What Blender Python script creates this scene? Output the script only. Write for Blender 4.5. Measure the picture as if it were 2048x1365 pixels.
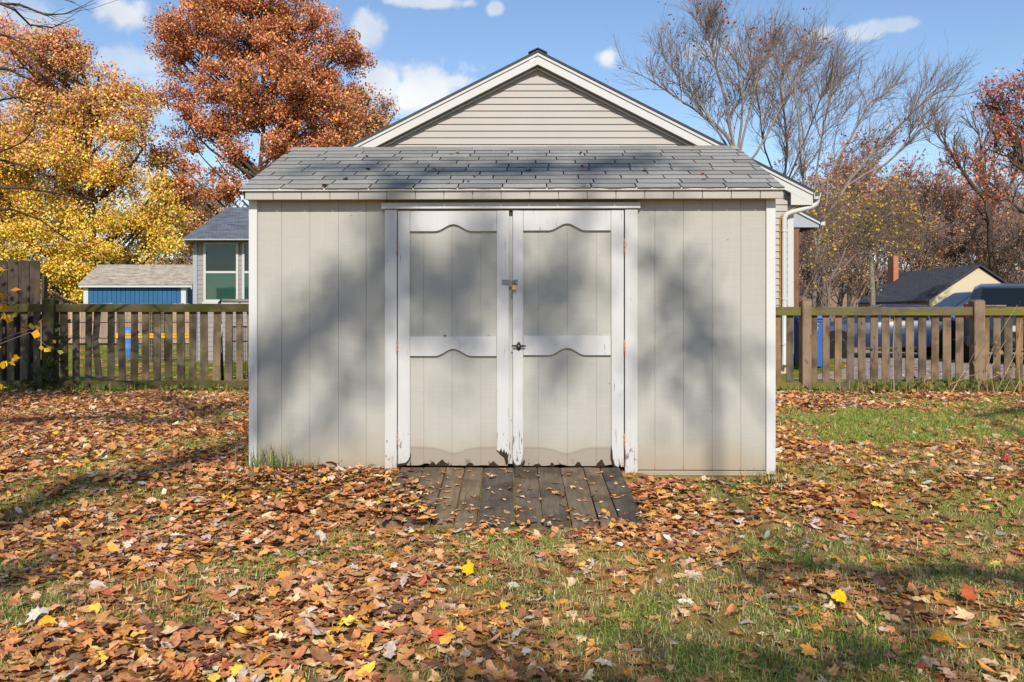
import bpy, bmesh, math, random
import numpy as np
from mathutils import Vector, Matrix

# ------------------------------------------------------------------ camera, sky, sun, exposure
for o in list(bpy.data.objects):
    bpy.data.objects.remove(o, do_unlink=True)
scene = bpy.context.scene
C = bpy.context.collection
R = math.radians
F = 1690.0            # focal length in photo pixels (2048 wide)
CX, HY = 1024.0, 627.0
CAMZ = 1.10
cam_d = bpy.data.cameras.new('camera'); cam = bpy.data.objects.new('camera', cam_d); C.objects.link(cam)
cam.location = (0, 0, CAMZ); cam.rotation_euler = (R(90), 0, 0)
cam_d.sensor_width = 36.0; cam_d.lens = F/2048*36.0
cam_d.shift_y = -(682.5-HY)/2048.0
cam_d.clip_start = 0.05; cam_d.clip_end = 2000
scene.camera = cam
SUN_EL, SUN_AZ = R(36), R(2.5)      # sun behind the camera, a little to the right
SUN = Vector((math.sin(SUN_AZ)*math.cos(SUN_EL), -math.cos(SUN_AZ)*math.cos(SUN_EL), math.sin(SUN_EL)))
sun_d = bpy.data.lights.new('sun', 'SUN'); sun_d.energy = 4.0; sun_d.angle = R(0.53); sun_d.color = (1.0, 0.945, 0.86)
sun = bpy.data.objects.new('sun', sun_d); C.objects.link(sun)
sun.rotation_euler = SUN.to_track_quat('Z', 'Y').to_euler(); sun.location = SUN*60
scene.view_settings.view_transform = 'Standard'; scene.view_settings.look = 'None'
scene.view_settings.exposure = 0.35; scene.view_settings.gamma = 1.0
scene.view_settings.use_curve_mapping = False
scene.render.engine = 'CYCLES'
scene.cycles.max_bounces = 6; scene.cycles.transparent_max_bounces = 8

# ------------------------------------------------------------------ node helpers
def nd(nt, typ, ins=None, **props):
    n = nt.nodes.new(typ)
    for k, v in props.items(): setattr(n, k, v)
    for k, v in (ins or {}).items():
        s = n.inputs[k]
        if isinstance(v, bpy.types.NodeSocket): nt.links.new(v, s)
        else: s.default_value = v
    return n
def mth(nt, op, a, b=None, c=None, clamp=False):
    ins = {0: a}
    if b is not None: ins[1] = b
    if c is not None: ins[2] = c
    n = nd(nt, 'ShaderNodeMath', ins, operation=op); n.use_clamp = clamp
    return n.outputs[0]
def mixc(nt, f, a, b, mode='MIX'):
    n = nd(nt, 'ShaderNodeMix', None, data_type='RGBA', blend_type=mode)
    for i, v in ((0, f), (6, a), (7, b)):
        if isinstance(v, bpy.types.NodeSocket): nt.links.new(v, n.inputs[i])
        else: n.inputs[i].default_value = v if i == 0 else (*v[:3], 1)
    return n.outputs[2]
def ramp(nt, f, *stops):
    n = nd(nt, 'ShaderNodeValToRGB', {0: f}); e = n.color_ramp.elements
    while len(e) < len(stops): e.new(0.5)
    for i, (p, c) in enumerate(stops):
        e[i].position = p; e[i].color = (c, c, c, 1) if not hasattr(c, '__len__') else (*c[:3], 1)
    return n.outputs[0]
def sstep(nt, v, a, b):
    n = nd(nt, 'ShaderNodeMapRange', {0: v, 1: a, 2: b, 3: 0.0, 4: 1.0}, interpolation_type='SMOOTHSTEP')
    return n.outputs[0]
def lin(r, g, b):
    f = lambda c: (c/255/12.92) if c/255 <= 0.04045 else ((c/255+0.055)/1.055)**2.4
    return (f(r), f(g), f(b))

# world: sky with scattered clouds, everything by direction
world = bpy.data.worlds.new('World'); scene.world = world; world.use_nodes = True
wt = world.node_tree; wt.nodes.clear()
sky = nd(wt, 'ShaderNodeTexSky', None, sky_type='NISHITA', sun_disc=False)
sky.sun_elevation = SUN_EL; sky.sun_rotation = math.pi - SUN_AZ
sky.altitude = 50; sky.air_density = 1.0; sky.dust_density = 0.1; sky.ozone_density = 2.8
tc = nd(wt, 'ShaderNodeTexCoord'); D = tc.outputs['Generated']
sp = nd(wt, 'ShaderNodeSeparateXYZ', {0: D})
az = mth(wt, 'ARCTAN2', sp.outputs[0], sp.outputs[1]); el = mth(wt, 'ARCSINE', sp.outputs[2])
n1 = nd(wt, 'ShaderNodeTexNoise', {'Vector': D, 'Scale': 11.0, 'Detail': 7.0, 'Roughness': 0.62}).outputs[0]
n2 = nd(wt, 'ShaderNodeTexNoise', {'Vector': D, 'Scale': 26.0, 'Detail': 6.0, 'Roughness': 0.6}).outputs[0]
nn = mth(wt, 'ADD', mth(wt, 'MULTIPLY', n1, 2.2), mth(wt, 'MULTIPLY', n2, 1.3))      # about 1.75 on average
nn = mth(wt, 'SUBTRACT', nn, 1.75)
def cloud_dir(px, py):
    u = (px-CX)/F; v = (HY-py)/F; a = math.atan(u)
    return a, math.atan(v*math.cos(a))
CLOUDS = [(850, 190, 150, 75, 1.0), (770, 165, 70, 60, .95), (905, 165, 60, 22, .9), (735, 62, 55, 55, .8), (245, 28, 62, 42, 1),
          (50, 35, 110, 50, .55), (225, 125, 110, 45, .6), (300, 200, 80, 80, .5), (850, 4, 130, 16, .8), (990, 18, 24, 18, .7),
          (1216, 118, 36, 34, 1), (1640, 70, 60, 20, .75), (1722, 64, 62, 22, .7), (1800, 50, 60, 17, .6), (1990, 330, 90, 40, .45),
          (330, 360, 160, 110, .45), (1430, 100, 80, 30, .3)]
mask = None
for (px, py, rx, ry, st) in CLOUDS:
    a, e = cloud_dir(px, py)
    da = mth(wt, 'MULTIPLY', mth(wt, 'SUBTRACT', az, a), F/rx); de = mth(wt, 'MULTIPLY', mth(wt, 'SUBTRACT', el, e), F/ry)
    d = mth(wt, 'SQRT', mth(wt, 'ADD', mth(wt, 'MULTIPLY', da, da), mth(wt, 'MULTIPLY', de, de)))
    m = mth(wt, 'SUBTRACT', mth(wt, 'ADD', nn, 0.75), d)
    m = mth(wt, 'MULTIPLY', sstep(wt, m, -0.12, 0.42), st)
    mask = m if mask is None else mth(wt, 'MAXIMUM', mask, m)
gen = nd(wt, 'ShaderNodeTexNoise', {'Vector': D, 'Scale': 4.3, 'Detail': 8.0, 'Roughness': 0.58}).outputs[0]
mask = mth(wt, 'MAXIMUM', mask, mth(wt, 'MULTIPLY', sstep(wt, gen, 0.64, 0.80), 0.7))
shade = sstep(wt, nd(wt, 'ShaderNodeTexNoise', {'Vector': D, 'Scale': 9.0, 'Detail': 5.0}).outputs[0], 0.3, 0.75)
ccol = mixc(wt, shade, (0.62, 0.68, 0.77), (0.93, 0.94, 0.95))
bg1 = nd(wt, 'ShaderNodeBackground', {'Color': sky.outputs[0], 'Strength': 0.122})
bg2 = nd(wt, 'ShaderNodeBackground', {'Color': ccol, 'Strength': 0.88})
mx = nd(wt, 'ShaderNodeMixShader', {0: mask, 1: bg1.outputs[0], 2: bg2.outputs[0]})
nd(wt, 'ShaderNodeOutputWorld', {0: mx.outputs[0]})

# ------------------------------------------------------------------ object helpers
rng = np.random.default_rng(7); random.seed(7)
def P(px, py, Y):     # photo pixel at depth Y -> world point
    return Vector(((px-CX)/F*Y, Y, CAMZ + (HY-py)/F*Y))
def link(name, me, mat=None, parent=None):
    o = bpy.data.objects.new(name, me); C.objects.link(o)
    if mat is not None and me is not None and len(me.materials) == 0: me.materials.append(mat)
    if parent is not None: o.parent = parent
    return o
def tag(o, label, cat=None, group=None, kind=None):
    if label: o['label'] = label
    if cat: o['category'] = cat
    if group: o['group'] = group
    if kind: o['kind'] = kind
    return o
def thing(name, label, cat, loc=(0, 0, 0), rz=0, group=None):
    o = bpy.data.objects.new(name, None); C.objects.link(o); o.location = loc; o.rotation_euler = (0, 0, rz)
    o.empty_display_size = 0.2
    return tag(o, label, cat, group)
def np_mesh(name, V, Fs, col=None, smooth=False):
    V = np.asarray(V, np.float32); Fs = np.asarray(Fs, np.int32)
    me = bpy.data.meshes.new(name); k = Fs.shape[1]
    me.vertices.add(len(V)); me.vertices.foreach_set('co', V.ravel())
    me.loops.add(Fs.size); me.loops.foreach_set('vertex_index', Fs.ravel())
    me.polygons.add(len(Fs)); me.polygons.foreach_set('loop_start', np.arange(0, Fs.size, k, dtype=np.int32))
    if smooth: me.polygons.foreach_set('use_smooth', np.ones(len(Fs), bool))
    me.update(calc_edges=True)
    if col is not None:
        a = me.color_attributes.new('Col', 'FLOAT_COLOR', 'POINT')
        cc = np.ones((len(V), 4), np.float32); cc[:, :3] = col
        a.data.foreach_set('color', cc.ravel())
    return me
def bm_mesh(name, bm):
    bmesh.ops.recalc_face_normals(bm, faces=bm.faces)
    me = bpy.data.meshes.new(name); bm.to_mesh(me); bm.free(); return me
def bm_box(bm, x0, x1, y0, y1, z0, z1):
    v = [bm.verts.new(p) for p in ((x0, y0, z0), (x1, y0, z0), (x1, y1, z0), (x0, y1, z0), (x0, y0, z1), (x1, y0, z1), (x1, y1, z1), (x0, y1, z1))]
    for f in ((0, 3, 2, 1), (4, 5, 6, 7), (0, 1, 5, 4), (1, 2, 6, 5), (2, 3, 7, 6), (3, 0, 4, 7)): bm.faces.new([v[i] for i in f])
def bevel(o, w, seg=1):
    m = o.modifiers.new('bevel', 'BEVEL'); m.width = w; m.segments = seg; m.limit_method = 'ANGLE'; m.angle_limit = R(50); return o
def box(name, x0, x1, y0, y1, z0, z1, mat, parent=None, bv=0.0):
    bm = bmesh.new(); bm_box(bm, x0, x1, y0, y1, z0, z1)
    o = link(name, bm_mesh(name, bm), mat, parent)
    if bv: bevel(o, bv)
    return o
def bm_prism(bm, pts, y0, y1):       # (x,z) outline extruded along y
    a = [bm.verts.new((x, y0, z)) for x, z in pts]; b = [bm.verts.new((x, y1, z)) for x, z in pts]
    bm.faces.new(a); bm.faces.new(b[::-1])
    for i in range(len(pts)):
        j = (i+1) % len(pts); bm.faces.new((a[j], a[i], b[i], b[j]))
def prism(name, pts, y0, y1, mat, parent=None, bv=0.0):
    bm = bmesh.new(); bm_prism(bm, pts, y0, y1)
    o = link(name, bm_mesh(name, bm), mat, parent)
    if bv: bevel(o, bv)
    return o
def prism_x(name, pts, x0, x1, mat, parent=None):   # (y,z) outline extruded along x
    bm = bmesh.new()
    a = [bm.verts.new((x0, y, z)) for y, z in pts]; b = [bm.verts.new((x1, y, z)) for y, z in pts]
    bm.faces.new(a); bm.faces.new(b[::-1])
    for i in range(len(pts)):
        j = (i+1) % len(pts); bm.faces.new((a[j], a[i], b[i], b[j]))
    return link(name, bm_mesh(name, bm), mat, parent)
def tube_arr(p0, p1, r0, r1, n):
    p0 = np.asarray(p0, float); p1 = np.asarray(p1, float); N = len(p0)
    d = p1-p0; L = np.linalg.norm(d, axis=1, keepdims=True); L[L == 0] = 1; d = d/L
    ref = np.where(np.abs(d[:, 2:3]) > 0.9, np.array([[1., 0, 0]]), np.array([[0, 0, 1.]]))
    u = np.cross(d, ref); u /= np.linalg.norm(u, axis=1, keepdims=True); v = np.cross(d, u)
    a = np.arange(n)*2*np.pi/n; ca, sa = np.cos(a), np.sin(a)
    ring = u[:, None, :]*ca[None, :, None] + v[:, None, :]*sa[None, :, None]
    V = np.concatenate([p0[:, None, :]+ring*np.asarray(r0)[:, None, None], p1[:, None, :]+ring*np.asarray(r1)[:, None, None]], 1).reshape(-1, 3)
    i = np.arange(n); j = (i+1) % n
    f = np.stack([i, j, j+n, i+n], 1); Fq = (f[None]+(np.arange(N)*2*n)[:, None, None]).reshape(-1, 4)
    return V, Fq
def merge(parts):
    Vs, Fs, o = [], [], 0
    for V, Fq in parts:
        Vs.append(V); Fs.append(Fq+o); o += len(V)
    return np.concatenate(Vs), np.concatenate(Fs)
def seg_mesh(name, segs, sides=None):
    """segs: list of (p0,p1,r0,r1); thick ones get more sides"""
    A = np.array([list(s[0])+list(s[1])+[s[2], s[3]] for s in segs], float); parts = []
    big = A[:, 6] > 0.05; mid = (A[:, 6] > 0.015) & ~big; small = ~big & ~mid
    for m, n in ((big, 9), (mid, 5), (small, 3)):
        if m.any(): parts.append(tube_arr(A[m, :3], A[m, 3:6], A[m, 6], A[m, 7], sides or n))
    V, Fq = merge(parts)
    return np_mesh(name, V, Fq, smooth=True)
def chain(pts, r0, r1):
    n = len(pts)-1
    return [(tuple(pts[i]), tuple(pts[i+1]), r0+(r1-r0)*i/n, r0+(r1-r0)*(i+1)/n) for i in range(n)]
def tube(name, pts, r0, mat, parent=None, r1=None, sides=10):
    r1 = r0 if r1 is None else r1
    bm = bmesh.new(); rings = []; pts = [Vector(p) for p in pts]; n = len(pts)
    u = None
    for i, p in enumerate(pts):
        d = (pts[min(i+1, n-1)]-pts[max(i-1, 0)]).normalized()
        if u is None: u = d.orthogonal().normalized()
        u = (u - d*u.dot(d)).normalized(); w = d.cross(u); rr = r0+(r1-r0)*i/max(1, n-1)
        rings.append([bm.verts.new(p+(u*math.cos(k*2*math.pi/sides)+w*math.sin(k*2*math.pi/sides))*rr) for k in range(sides)])
    for i in range(n-1):
        for k in range(sides):
            bm.faces.new((rings[i][k], rings[i][(k+1) % sides], rings[i+1][(k+1) % sides], rings[i+1][k]))
    bm.faces.new(rings[0][::-1]); bm.faces.new(rings[-1])
    for f in bm.faces: f.smooth = len(f.verts) == 4
    return link(name, bm_mesh(name, bm), mat, parent)
def lathe(name, prof, n, mat, parent=None, axis='z', loc=(0, 0, 0)):
    bm = bmesh.new(); rings = []
    for r, h in prof:
        ring = []
        for k in range(n):
            a = k*2*math.pi/n; x, y = r*math.cos(a), r*math.sin(a)
            p = (x, y, h) if axis == 'z' else ((x, h, y) if axis == 'y' else (h, x, y))
            ring.append(bm.verts.new(p))
        rings.append(ring)
    for i in range(len(rings)-1):
        for k in range(n):
            f = bm.faces.new((rings[i][k], rings[i][(k+1) % n], rings[i+1][(k+1) % n], rings[i+1][k])); f.smooth = True
    bm.faces.new(rings[0]); bm.faces.new(rings[-1])
    o = link(name, bm_mesh(name, bm), mat, parent); o.location = loc; return o
class VNoise:
    def __init__(s, seed, n=64):
        s.t = np.random.default_rng(seed).random((n, n)); s.n = n
    def __call__(s, x, y):
        x = np.asarray(x, float); y = np.asarray(y, float)
        xi = np.floor(x).astype(int); yi = np.floor(y).astype(int); fx = x-xi; fy = y-yi
        fx = fx*fx*(3-2*fx); fy = fy*fy*(3-2*fy); n = s.n; t = s.t
        g = lambda a, b: t[a % n, b % n]
        return (g(xi, yi)*(1-fx)+g(xi+1, yi)*fx)*(1-fy)+(g(xi, yi+1)*(1-fx)+g(xi+1, yi+1)*fx)*fy
vn1, vn2, vn3 = VNoise(1), VNoise(2), VNoise(3)
def sm(x, a, b):
    t = np.clip((np.asarray(x, float)-a)/(b-a), 0, 1); return t*t*(3-2*t)

# ------------------------------------------------------------------ materials
def new_mat(name, rough=0.7, spec=0.3):
    m = bpy.data.materials.new(name); m.use_nodes = True; nt = m.node_tree
    b = nt.nodes['Principled BSDF']; b.inputs['Roughness'].default_value = rough
    b.inputs['Specular IOR Level'].default_value = spec
    return m, nt, b
def bump(nt, b, h, strength, dist):
    n = nd(nt, 'ShaderNodeBump', {'Height': h, 'Strength': strength, 'Distance': dist}); nt.links.new(n.outputs[0], b.inputs['Normal'])
def pos(nt): return nd(nt, 'ShaderNodeNewGeometry').outputs['Position']
def scaled(nt, v, s, off=None):
    n = nd(nt, 'ShaderNodeMapping', {'Vector': v, 'Scale': s})
    if off is not None: nt.links.new(off, n.inputs['Location'])
    return n.outputs[0]
def rnd_off(nt):
    oi = nd(nt, 'ShaderNodeObjectInfo')
    return nd(nt, 'ShaderNodeCombineXYZ', {0: mth(nt, 'MULTIPLY', oi.outputs['Random'], 37.0), 1: mth(nt, 'MULTIPLY', oi.outputs['Random'], 91.0), 2: mth(nt, 'MULTIPLY', oi.outputs['Random'], 53.0)}).outputs[0], oi.outputs['Random']
def noise(nt, v, sc, det=4.0, ro=0.55):
    return nd(nt, 'ShaderNodeTexNoise', {'Vector': v, 'Scale': sc, 'Detail': det, 'Roughness': ro}).outputs[0]

def m_plain(name, col, rough=0.6, var=0.12, sc=8.0, metal=0.0, spec=0.35, bmp=0.0):
    m, nt, b = new_mat(name, rough, spec); p = pos(nt)
    n = noise(nt, p, sc, 5.0)
    c = mixc(nt, n, [x*(1-var*1.6) for x in col], [x*(1+var*1.6) for x in col])
    nt.links.new(c, b.inputs['Base Color']); b.inputs['Metallic'].default_value = metal
    if bmp: bump(nt, b, noise(nt, p, sc*8, 4.0), bmp, 0.004)
    return m

def m_siding(name, col, shed=None, stain=False):
    """rough-sawn painted panel: saw marks, soft mottling, splash dirt at the foot, nail specks"""
    m, nt, b = new_mat(name, 0.78, 0.22)
    if shed is not None:
        t = nd(nt, 'ShaderNodeTexCoord'); t.object = shed; p = t.outputs['Object']
    else: p = pos(nt)
    off, rnd = rnd_off(nt)
    pv = scaled(nt, p, (1, 1, 1), off)
    s = nd(nt, 'ShaderNodeSeparateXYZ', {0: p})
    x, z = s.outputs[0], s.outputs[2]
    mott = noise(nt, pv, 2.2, 4.0); fine = noise(nt, scaled(nt, pv, (4, 4, 170)), 1.0, 4.0, 0.7); vert = noise(nt, scaled(nt, pv, (60, 60, 2.0)), 1.0, 3.0)
    c = mixc(nt, mott, [v*0.95 for v in col], [v*1.05 for v in col])
    c = mixc(nt, mth(nt, 'MULTIPLY', sstep(nt, fine, 0.40, 0.72), 0.18), c, [v*0.60 for v in col])
    c = mixc(nt, mth(nt, 'MULTIPLY', sstep(nt, vert, 0.45, 0.75), 0.16), c, [v*1.25 for v in col])
    dn = noise(nt, scaled(nt, p, (5, 5, 2)), 1.0, 5.0)
    dirt = sstep(nt, mth(nt, 'ADD', z, mth(nt, 'MULTIPLY', dn, 0.30)), 0.50, 0.10)
    c = mixc(nt, mth(nt, 'MULTIPLY', dirt, 0.65), c, lin(150, 126, 96))
    if stain:
        ax = mth(nt, 'SUBTRACT', mth(nt, 'ABSOLUTE', x), 0.394)
        g = mth(nt, 'POWER', 2.718, mth(nt, 'MULTIPLY', mth(nt, 'MULTIPLY', ax, ax), -110.0))
        zz = mth(nt, 'ADD', z, mth(nt, 'MULTIPLY', g, 0.042))
        band = sstep(nt, zz, 0.167, 0.158)
        c = mixc(nt, mth(nt, 'MULTIPLY', band, 0.85), c, lin(148, 136, 121))
        edge = mth(nt, 'MULTIPLY', sstep(nt, zz, 0.178, 0.164), sstep(nt, zz, 0.150, 0.164))
        c = mixc(nt, mth(nt, 'MULTIPLY', edge, 0.35), c, lin(110, 102, 92))
        rot = mth(nt, 'MULTIPLY', sstep(nt, noise(nt, scaled(nt, p, (26, 26, 16)), 1.0, 4.0), 0.60, 0.66), sstep(nt, z, 0.10, 0.03))
        c = mixc(nt, rot, c, lin(52, 44, 38))
    specks = nd(nt, 'ShaderNodeTexVoronoi', {'Vector': pv, 'Scale': 5.0}).outputs['Distance']
    c = mixc(nt, mth(nt, 'MULTIPLY', sstep(nt, specks, 0.035, 0.015), 0.7), c, lin(90, 82, 72))
    nt.links.new(c, b.inputs['Base Color'])
    h = mth(nt, 'ADD', mth(nt, 'MULTIPLY', fine, 0.6), mth(nt, 'MULTIPLY', noise(nt, pv, 160.0, 3.0), 0.5))
    bump(nt, b, h, 0.35, 0.003)
    return m

def m_trim(name, col, wear=0.6):
    """painted trim: brush grain, hairline cracks, chipped paint low down"""
    m, nt, b = new_mat(name, 0.55, 0.35)
    p = pos(nt); off, rnd = rnd_off(nt); pv = scaled(nt, p, (1, 1, 1), off)
    z = nd(nt, 'ShaderNodeSeparateXYZ', {0: p}).outputs[2]
    mott = noise(nt, pv, 3.0, 5.0); grain = noise(nt, scaled(nt, pv, (70, 70, 2.2)), 1.0, 4.0, 0.65)
    c = mixc(nt, mott, [v*0.86 for v in col], [v*1.06 for v in col])
    c = mixc(nt, mth(nt, 'MULTIPLY', sstep(nt, grain, 0.5, 0.75), 0.25), c, [v*0.72 for v in col])
    ck = noise(nt, scaled(nt, pv, (95, 95, 6.0)), 1.0, 5.0, 0.6)
    area = sstep(nt, noise(nt, pv, 4.0, 3.0), 0.44, 0.60)
    low = mth(nt, 'ADD', mth(nt, 'MULTIPLY', sstep(nt, z, 0.55, 0.0), 0.10), 0.0)
    crack = mth(nt, 'MULTIPLY', sstep(nt, mth(nt, 'ADD', ck, low), 0.655, 0.70), mth(nt, 'MULTIPLY', area, wear))
    c = mixc(nt, crack, c, lin(95, 84, 74))
    chip = mth(nt, 'MULTIPLY', sstep(nt, mth(nt, 'ADD', noise(nt, scaled(nt, pv, (30, 30, 14)), 1.0, 5.0, 0.7), mth(nt, 'MULTIPLY', low, 1.2)), 0.70, 0.72), wear)
    c = mixc(nt, chip, c, lin(112, 96, 82))
    drt = sstep(nt, mth(nt, 'ADD', z, mth(nt, 'MULTIPLY', mott, 0.25)), 0.32, 0.05)
    c = mixc(nt, mth(nt, 'MULTIPLY', drt, 0.35), c, lin(170, 150, 124))
    nt.links.new(c, b.inputs['Base Color'])
    bump(nt, b, mth(nt, 'SUBTRACT', mth(nt, 'MULTIPLY', grain, 0.5), crack), 0.3, 0.003)
    return m

def m_wood(name, c1, c2, moss=0.0, mosscol=(0.16, 0.17, 0.03), axis='z', dark=0.35):
    m, nt, b = new_mat(name, 0.85, 0.15)
    p = pos(nt); off, rnd = rnd_off(nt); pv = scaled(nt, p, (1, 1, 1), off)
    sc = (38, 38, 2.2) if axis == 'z' else ((2.2, 38, 38) if axis == 'x' else (38, 2.2, 38))
    g = noise(nt, scaled(nt, pv, sc), 1.0, 5.0, 0.65); big = noise(nt, pv, 3.5, 4.0)
    c = mixc(nt, g, c1, c2)
    c = mixc(nt, mth(nt, 'MULTIPLY', sstep(nt, big, 0.42, 0.62), dark), c, [v*0.22 for v in c1])
    knot = nd(nt, 'ShaderNodeTexVoronoi', {'Vector': scaled(nt, pv, (9, 9, 3) if axis == 'z' else (3, 9, 9)), 'Scale': 1.0}).outputs['Distance']
    c = mixc(nt, mth(nt, 'MULTIPLY', sstep(nt, knot, 0.13, 0.05), 0.7), c, [v*0.3 for v in c1])
    br = mth(nt, 'ADD', 0.60, mth(nt, 'MULTIPLY', rnd, 0.62))
    hs = nd(nt, 'ShaderNodeHueSaturation', {'Hue': 0.5, 'Saturation': mth(nt, 'ADD', 0.75, mth(nt, 'MULTIPLY', rnd, 0.45)), 'Value': br, 'Color': c}); c = hs.outputs[0]
    if moss:
        mm = mth(nt, 'MULTIPLY', sstep(nt, noise(nt, scaled(nt, pv, (2.0, 4, 4)), 1.6, 5.0, 0.65), 0.40, 0.62), moss)
        c = mixc(nt, mm, c, mosscol)
    nt.links.new(c, b.inputs['Base Color']); bump(nt, b, g, 0.5, 0.004)
    return m

def m_shingle(name, col, var=0.35):
    m, nt, b = new_mat(name, 0.9, 0.15)
    p = pos(nt); off, rnd = rnd_off(nt); pv = scaled(nt, p, (1, 1, 1), off)
    n = noise(nt, p, 3.0, 5.0); gr = noise(nt, pv, 240.0, 2.0, 0.8)
    c = mixc(nt, n, [v*0.75 for v in col], [v*1.2 for v in col])
    c = mixc(nt, sstep(nt, gr, 0.35, 0.7), [v*0.5 for v in col], c)
    c = nd(nt, 'ShaderNodeHueSaturation', {'Value': mth(nt, 'ADD', 1-var/2, mth(nt, 'MULTIPLY', rnd, var)), 'Color': c}).outputs[0]
    li = sstep(nt, noise(nt, pv, 22.0, 4.0), 0.66, 0.72)
    c = mixc(nt, mth(nt, 'MULTIPLY', li, 0.4), c, lin(140, 142, 128))
    nt.links.new(c, b.inputs['Base Color']); bump(nt, b, gr, 0.6, 0.003)
    return m

def m_far_roof(name, col):
    """shingle roof too far off to show tabs: courses and weather streaks"""
    m, nt, b = new_mat(name, 0.9, 0.12); p = pos(nt)
    sp_ = nd(nt, 'ShaderNodeSeparateXYZ', {0: p}); v = nd(nt, 'ShaderNodeCombineXYZ', {0: mth(nt, 'ADD', sp_.outputs[0], mth(nt, 'MULTIPLY', sp_.outputs[1], 0.3)), 1: mth(nt, 'MULTIPLY', sp_.outputs[2], 2.4)}).outputs[0]
    bt = nd(nt, 'ShaderNodeTexBrick', {'Vector': v, 'Scale': 3.2, 'Mortar Size': 0.012, 'Color1': (*[x*.72 for x in col], 1), 'Color2': (*[min(1, x*1.35) for x in col], 1), 'Mortar': (*[x*.3 for x in col], 1)})
    st = noise(nt, scaled(nt, p, (1.2, 5, 9)), 1.5, 6.0, 0.7)
    c = mixc(nt, mth(nt, 'MULTIPLY', sstep(nt, st, 0.42, 0.66), 0.55), bt.outputs[0], [min(1, x*1.7) for x in col])
    nt.links.new(c, b.inputs['Base Color']); bump(nt, b, st, 0.4, 0.01)
    return m

def m_leaf(name, attr=True, trans=0.3, rough=0.65, objcol=False):
    m, nt, b = new_mat(name, rough, 0.25)
    if objcol: c = nd(nt, 'ShaderNodeObjectInfo').outputs['Color']
    else: c = nd(nt, 'ShaderNodeAttribute', None, attribute_name='Col').outputs['Color']
    n = noise(nt, pos(nt), 60.0, 4.0, 0.7)
    dk = nd(nt, 'ShaderNodeHueSaturation', {'Value': 0.68, 'Color': c}).outputs[0]
    c2 = mixc(nt, sstep(nt, n, 0.30, 0.62), dk, c)
    nt.links.new(c2, b.inputs['Base Color'])
    if trans:
        t = nd(nt, 'ShaderNodeBsdfTranslucent', {'Color': c2}); mxs = nd(nt, 'ShaderNodeMixShader', {0: trans, 1: b.outputs[0], 2: t.outputs[0]})
        nt.links.new(mxs.outputs[0], nt.nodes['Material Output'].inputs[0])
    return m

def m_bark(name, c1, c2):
    m, nt, b = new_mat(name, 0.9, 0.1); p = pos(nt)
    g = noise(nt, scaled(nt, p, (10, 10, 2.5)), 1.0, 5.0, 0.7)
    nt.links.new(mixc(nt, g, c1, c2), b.inputs['Base Color']); bump(nt, b, g, 0.6, 0.02)
    return m

def m_glass(name, col, rough=0.05):
    m, nt, b = new_mat(name, rough, 0.5); b.inputs['Base Color'].default_value = (*col, 1); b.inputs['IOR'].default_value = 1.5
    b.inputs['Coat Weight'].default_value = 0.15; b.inputs['Coat Roughness'].default_value = 0.05
    return m
def m_car(name, col):
    m, nt, b = new_mat(name, 0.35, 0.5); n = noise(nt, pos(nt), 14.0, 4.0)
    nt.links.new(mixc(nt, n, [v*0.85 for v in col], [v*1.15+0.004 for v in col]), b.inputs['Base Color'])
    b.inputs['Coat Weight'].default_value = 0.8; b.inputs['Coat Roughness'].default_value = 0.06
    return m

# ------------------------------------------------------------------ ground
def gz(x, y):
    x = np.asarray(x, float); y = np.asarray(y, float)
    base = -0.17*sm(y, 5.85, 4.75)
    base = base - 0.05*sm(x, .80, .92)*sm(x, 2.6, 1.95)*sm(y, 5.90, 5.80)*sm(y, 4.6, 5.4)
    bumps = 0.03*(vn1(x*0.9+20, y*0.9+20)-0.5) + 0.012*(vn2(x*3.1+9, y*3.1+9)-0.5)
    near = sm(np.abs(x), 2.6, 3.2)*(y > 5.4) + (y <= 5.4)*sm(y, 5.6, 5.0)      # flat under the shed
    return base + bumps*np.clip(near, 0, 1)*(y < 40)
def leaf_density(x, y):
    x = np.asarray(x, float); y = np.asarray(y, float)
    n = vn3(x*1.3+5, y*1.3+5)*0.6 + vn1(x*3.7+3, y*3.7+1)*0.4
    left = sm(x, 0.3, -1.0)
    L = 0.45 + 0.43*left
    front = np.exp(-((y-5.2)/0.7)**2)*(np.abs(x) < 2.1)                 # drift along the shed front
    L = np.maximum(L, 0.95*front)
    L = np.where((x > 2.3) & (y > 5.4), np.maximum(L, 0.70), L)
    green = sm(x, 2.5, 3.2)*sm(y, 6.9, 7.5)*sm(y, 9.6, 9.0)
    L = L*(1-0.85*green)
    green2 = sm(x, 3.0, 3.8)*np.exp(-((y-6.1)/0.35)**2)*sm(vn2(x*1.1, y*1.4), 0.35, 0.7)
    L = L*(1-0.6*green2)
    near = sm(y, 4.9, 4.0)*sm(x, -1.2, 0.3)
    L = L*(1-0.30*near)
    bare = np.exp(-(((x-1.75)/0.35)**2+((y-5.0)/0.22)**2))
    L = L*(1-0.7*bare)
    return np.clip(L*(0.45+1.15*sm(n, 0.22, 0.72)), 0, 1)
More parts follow.
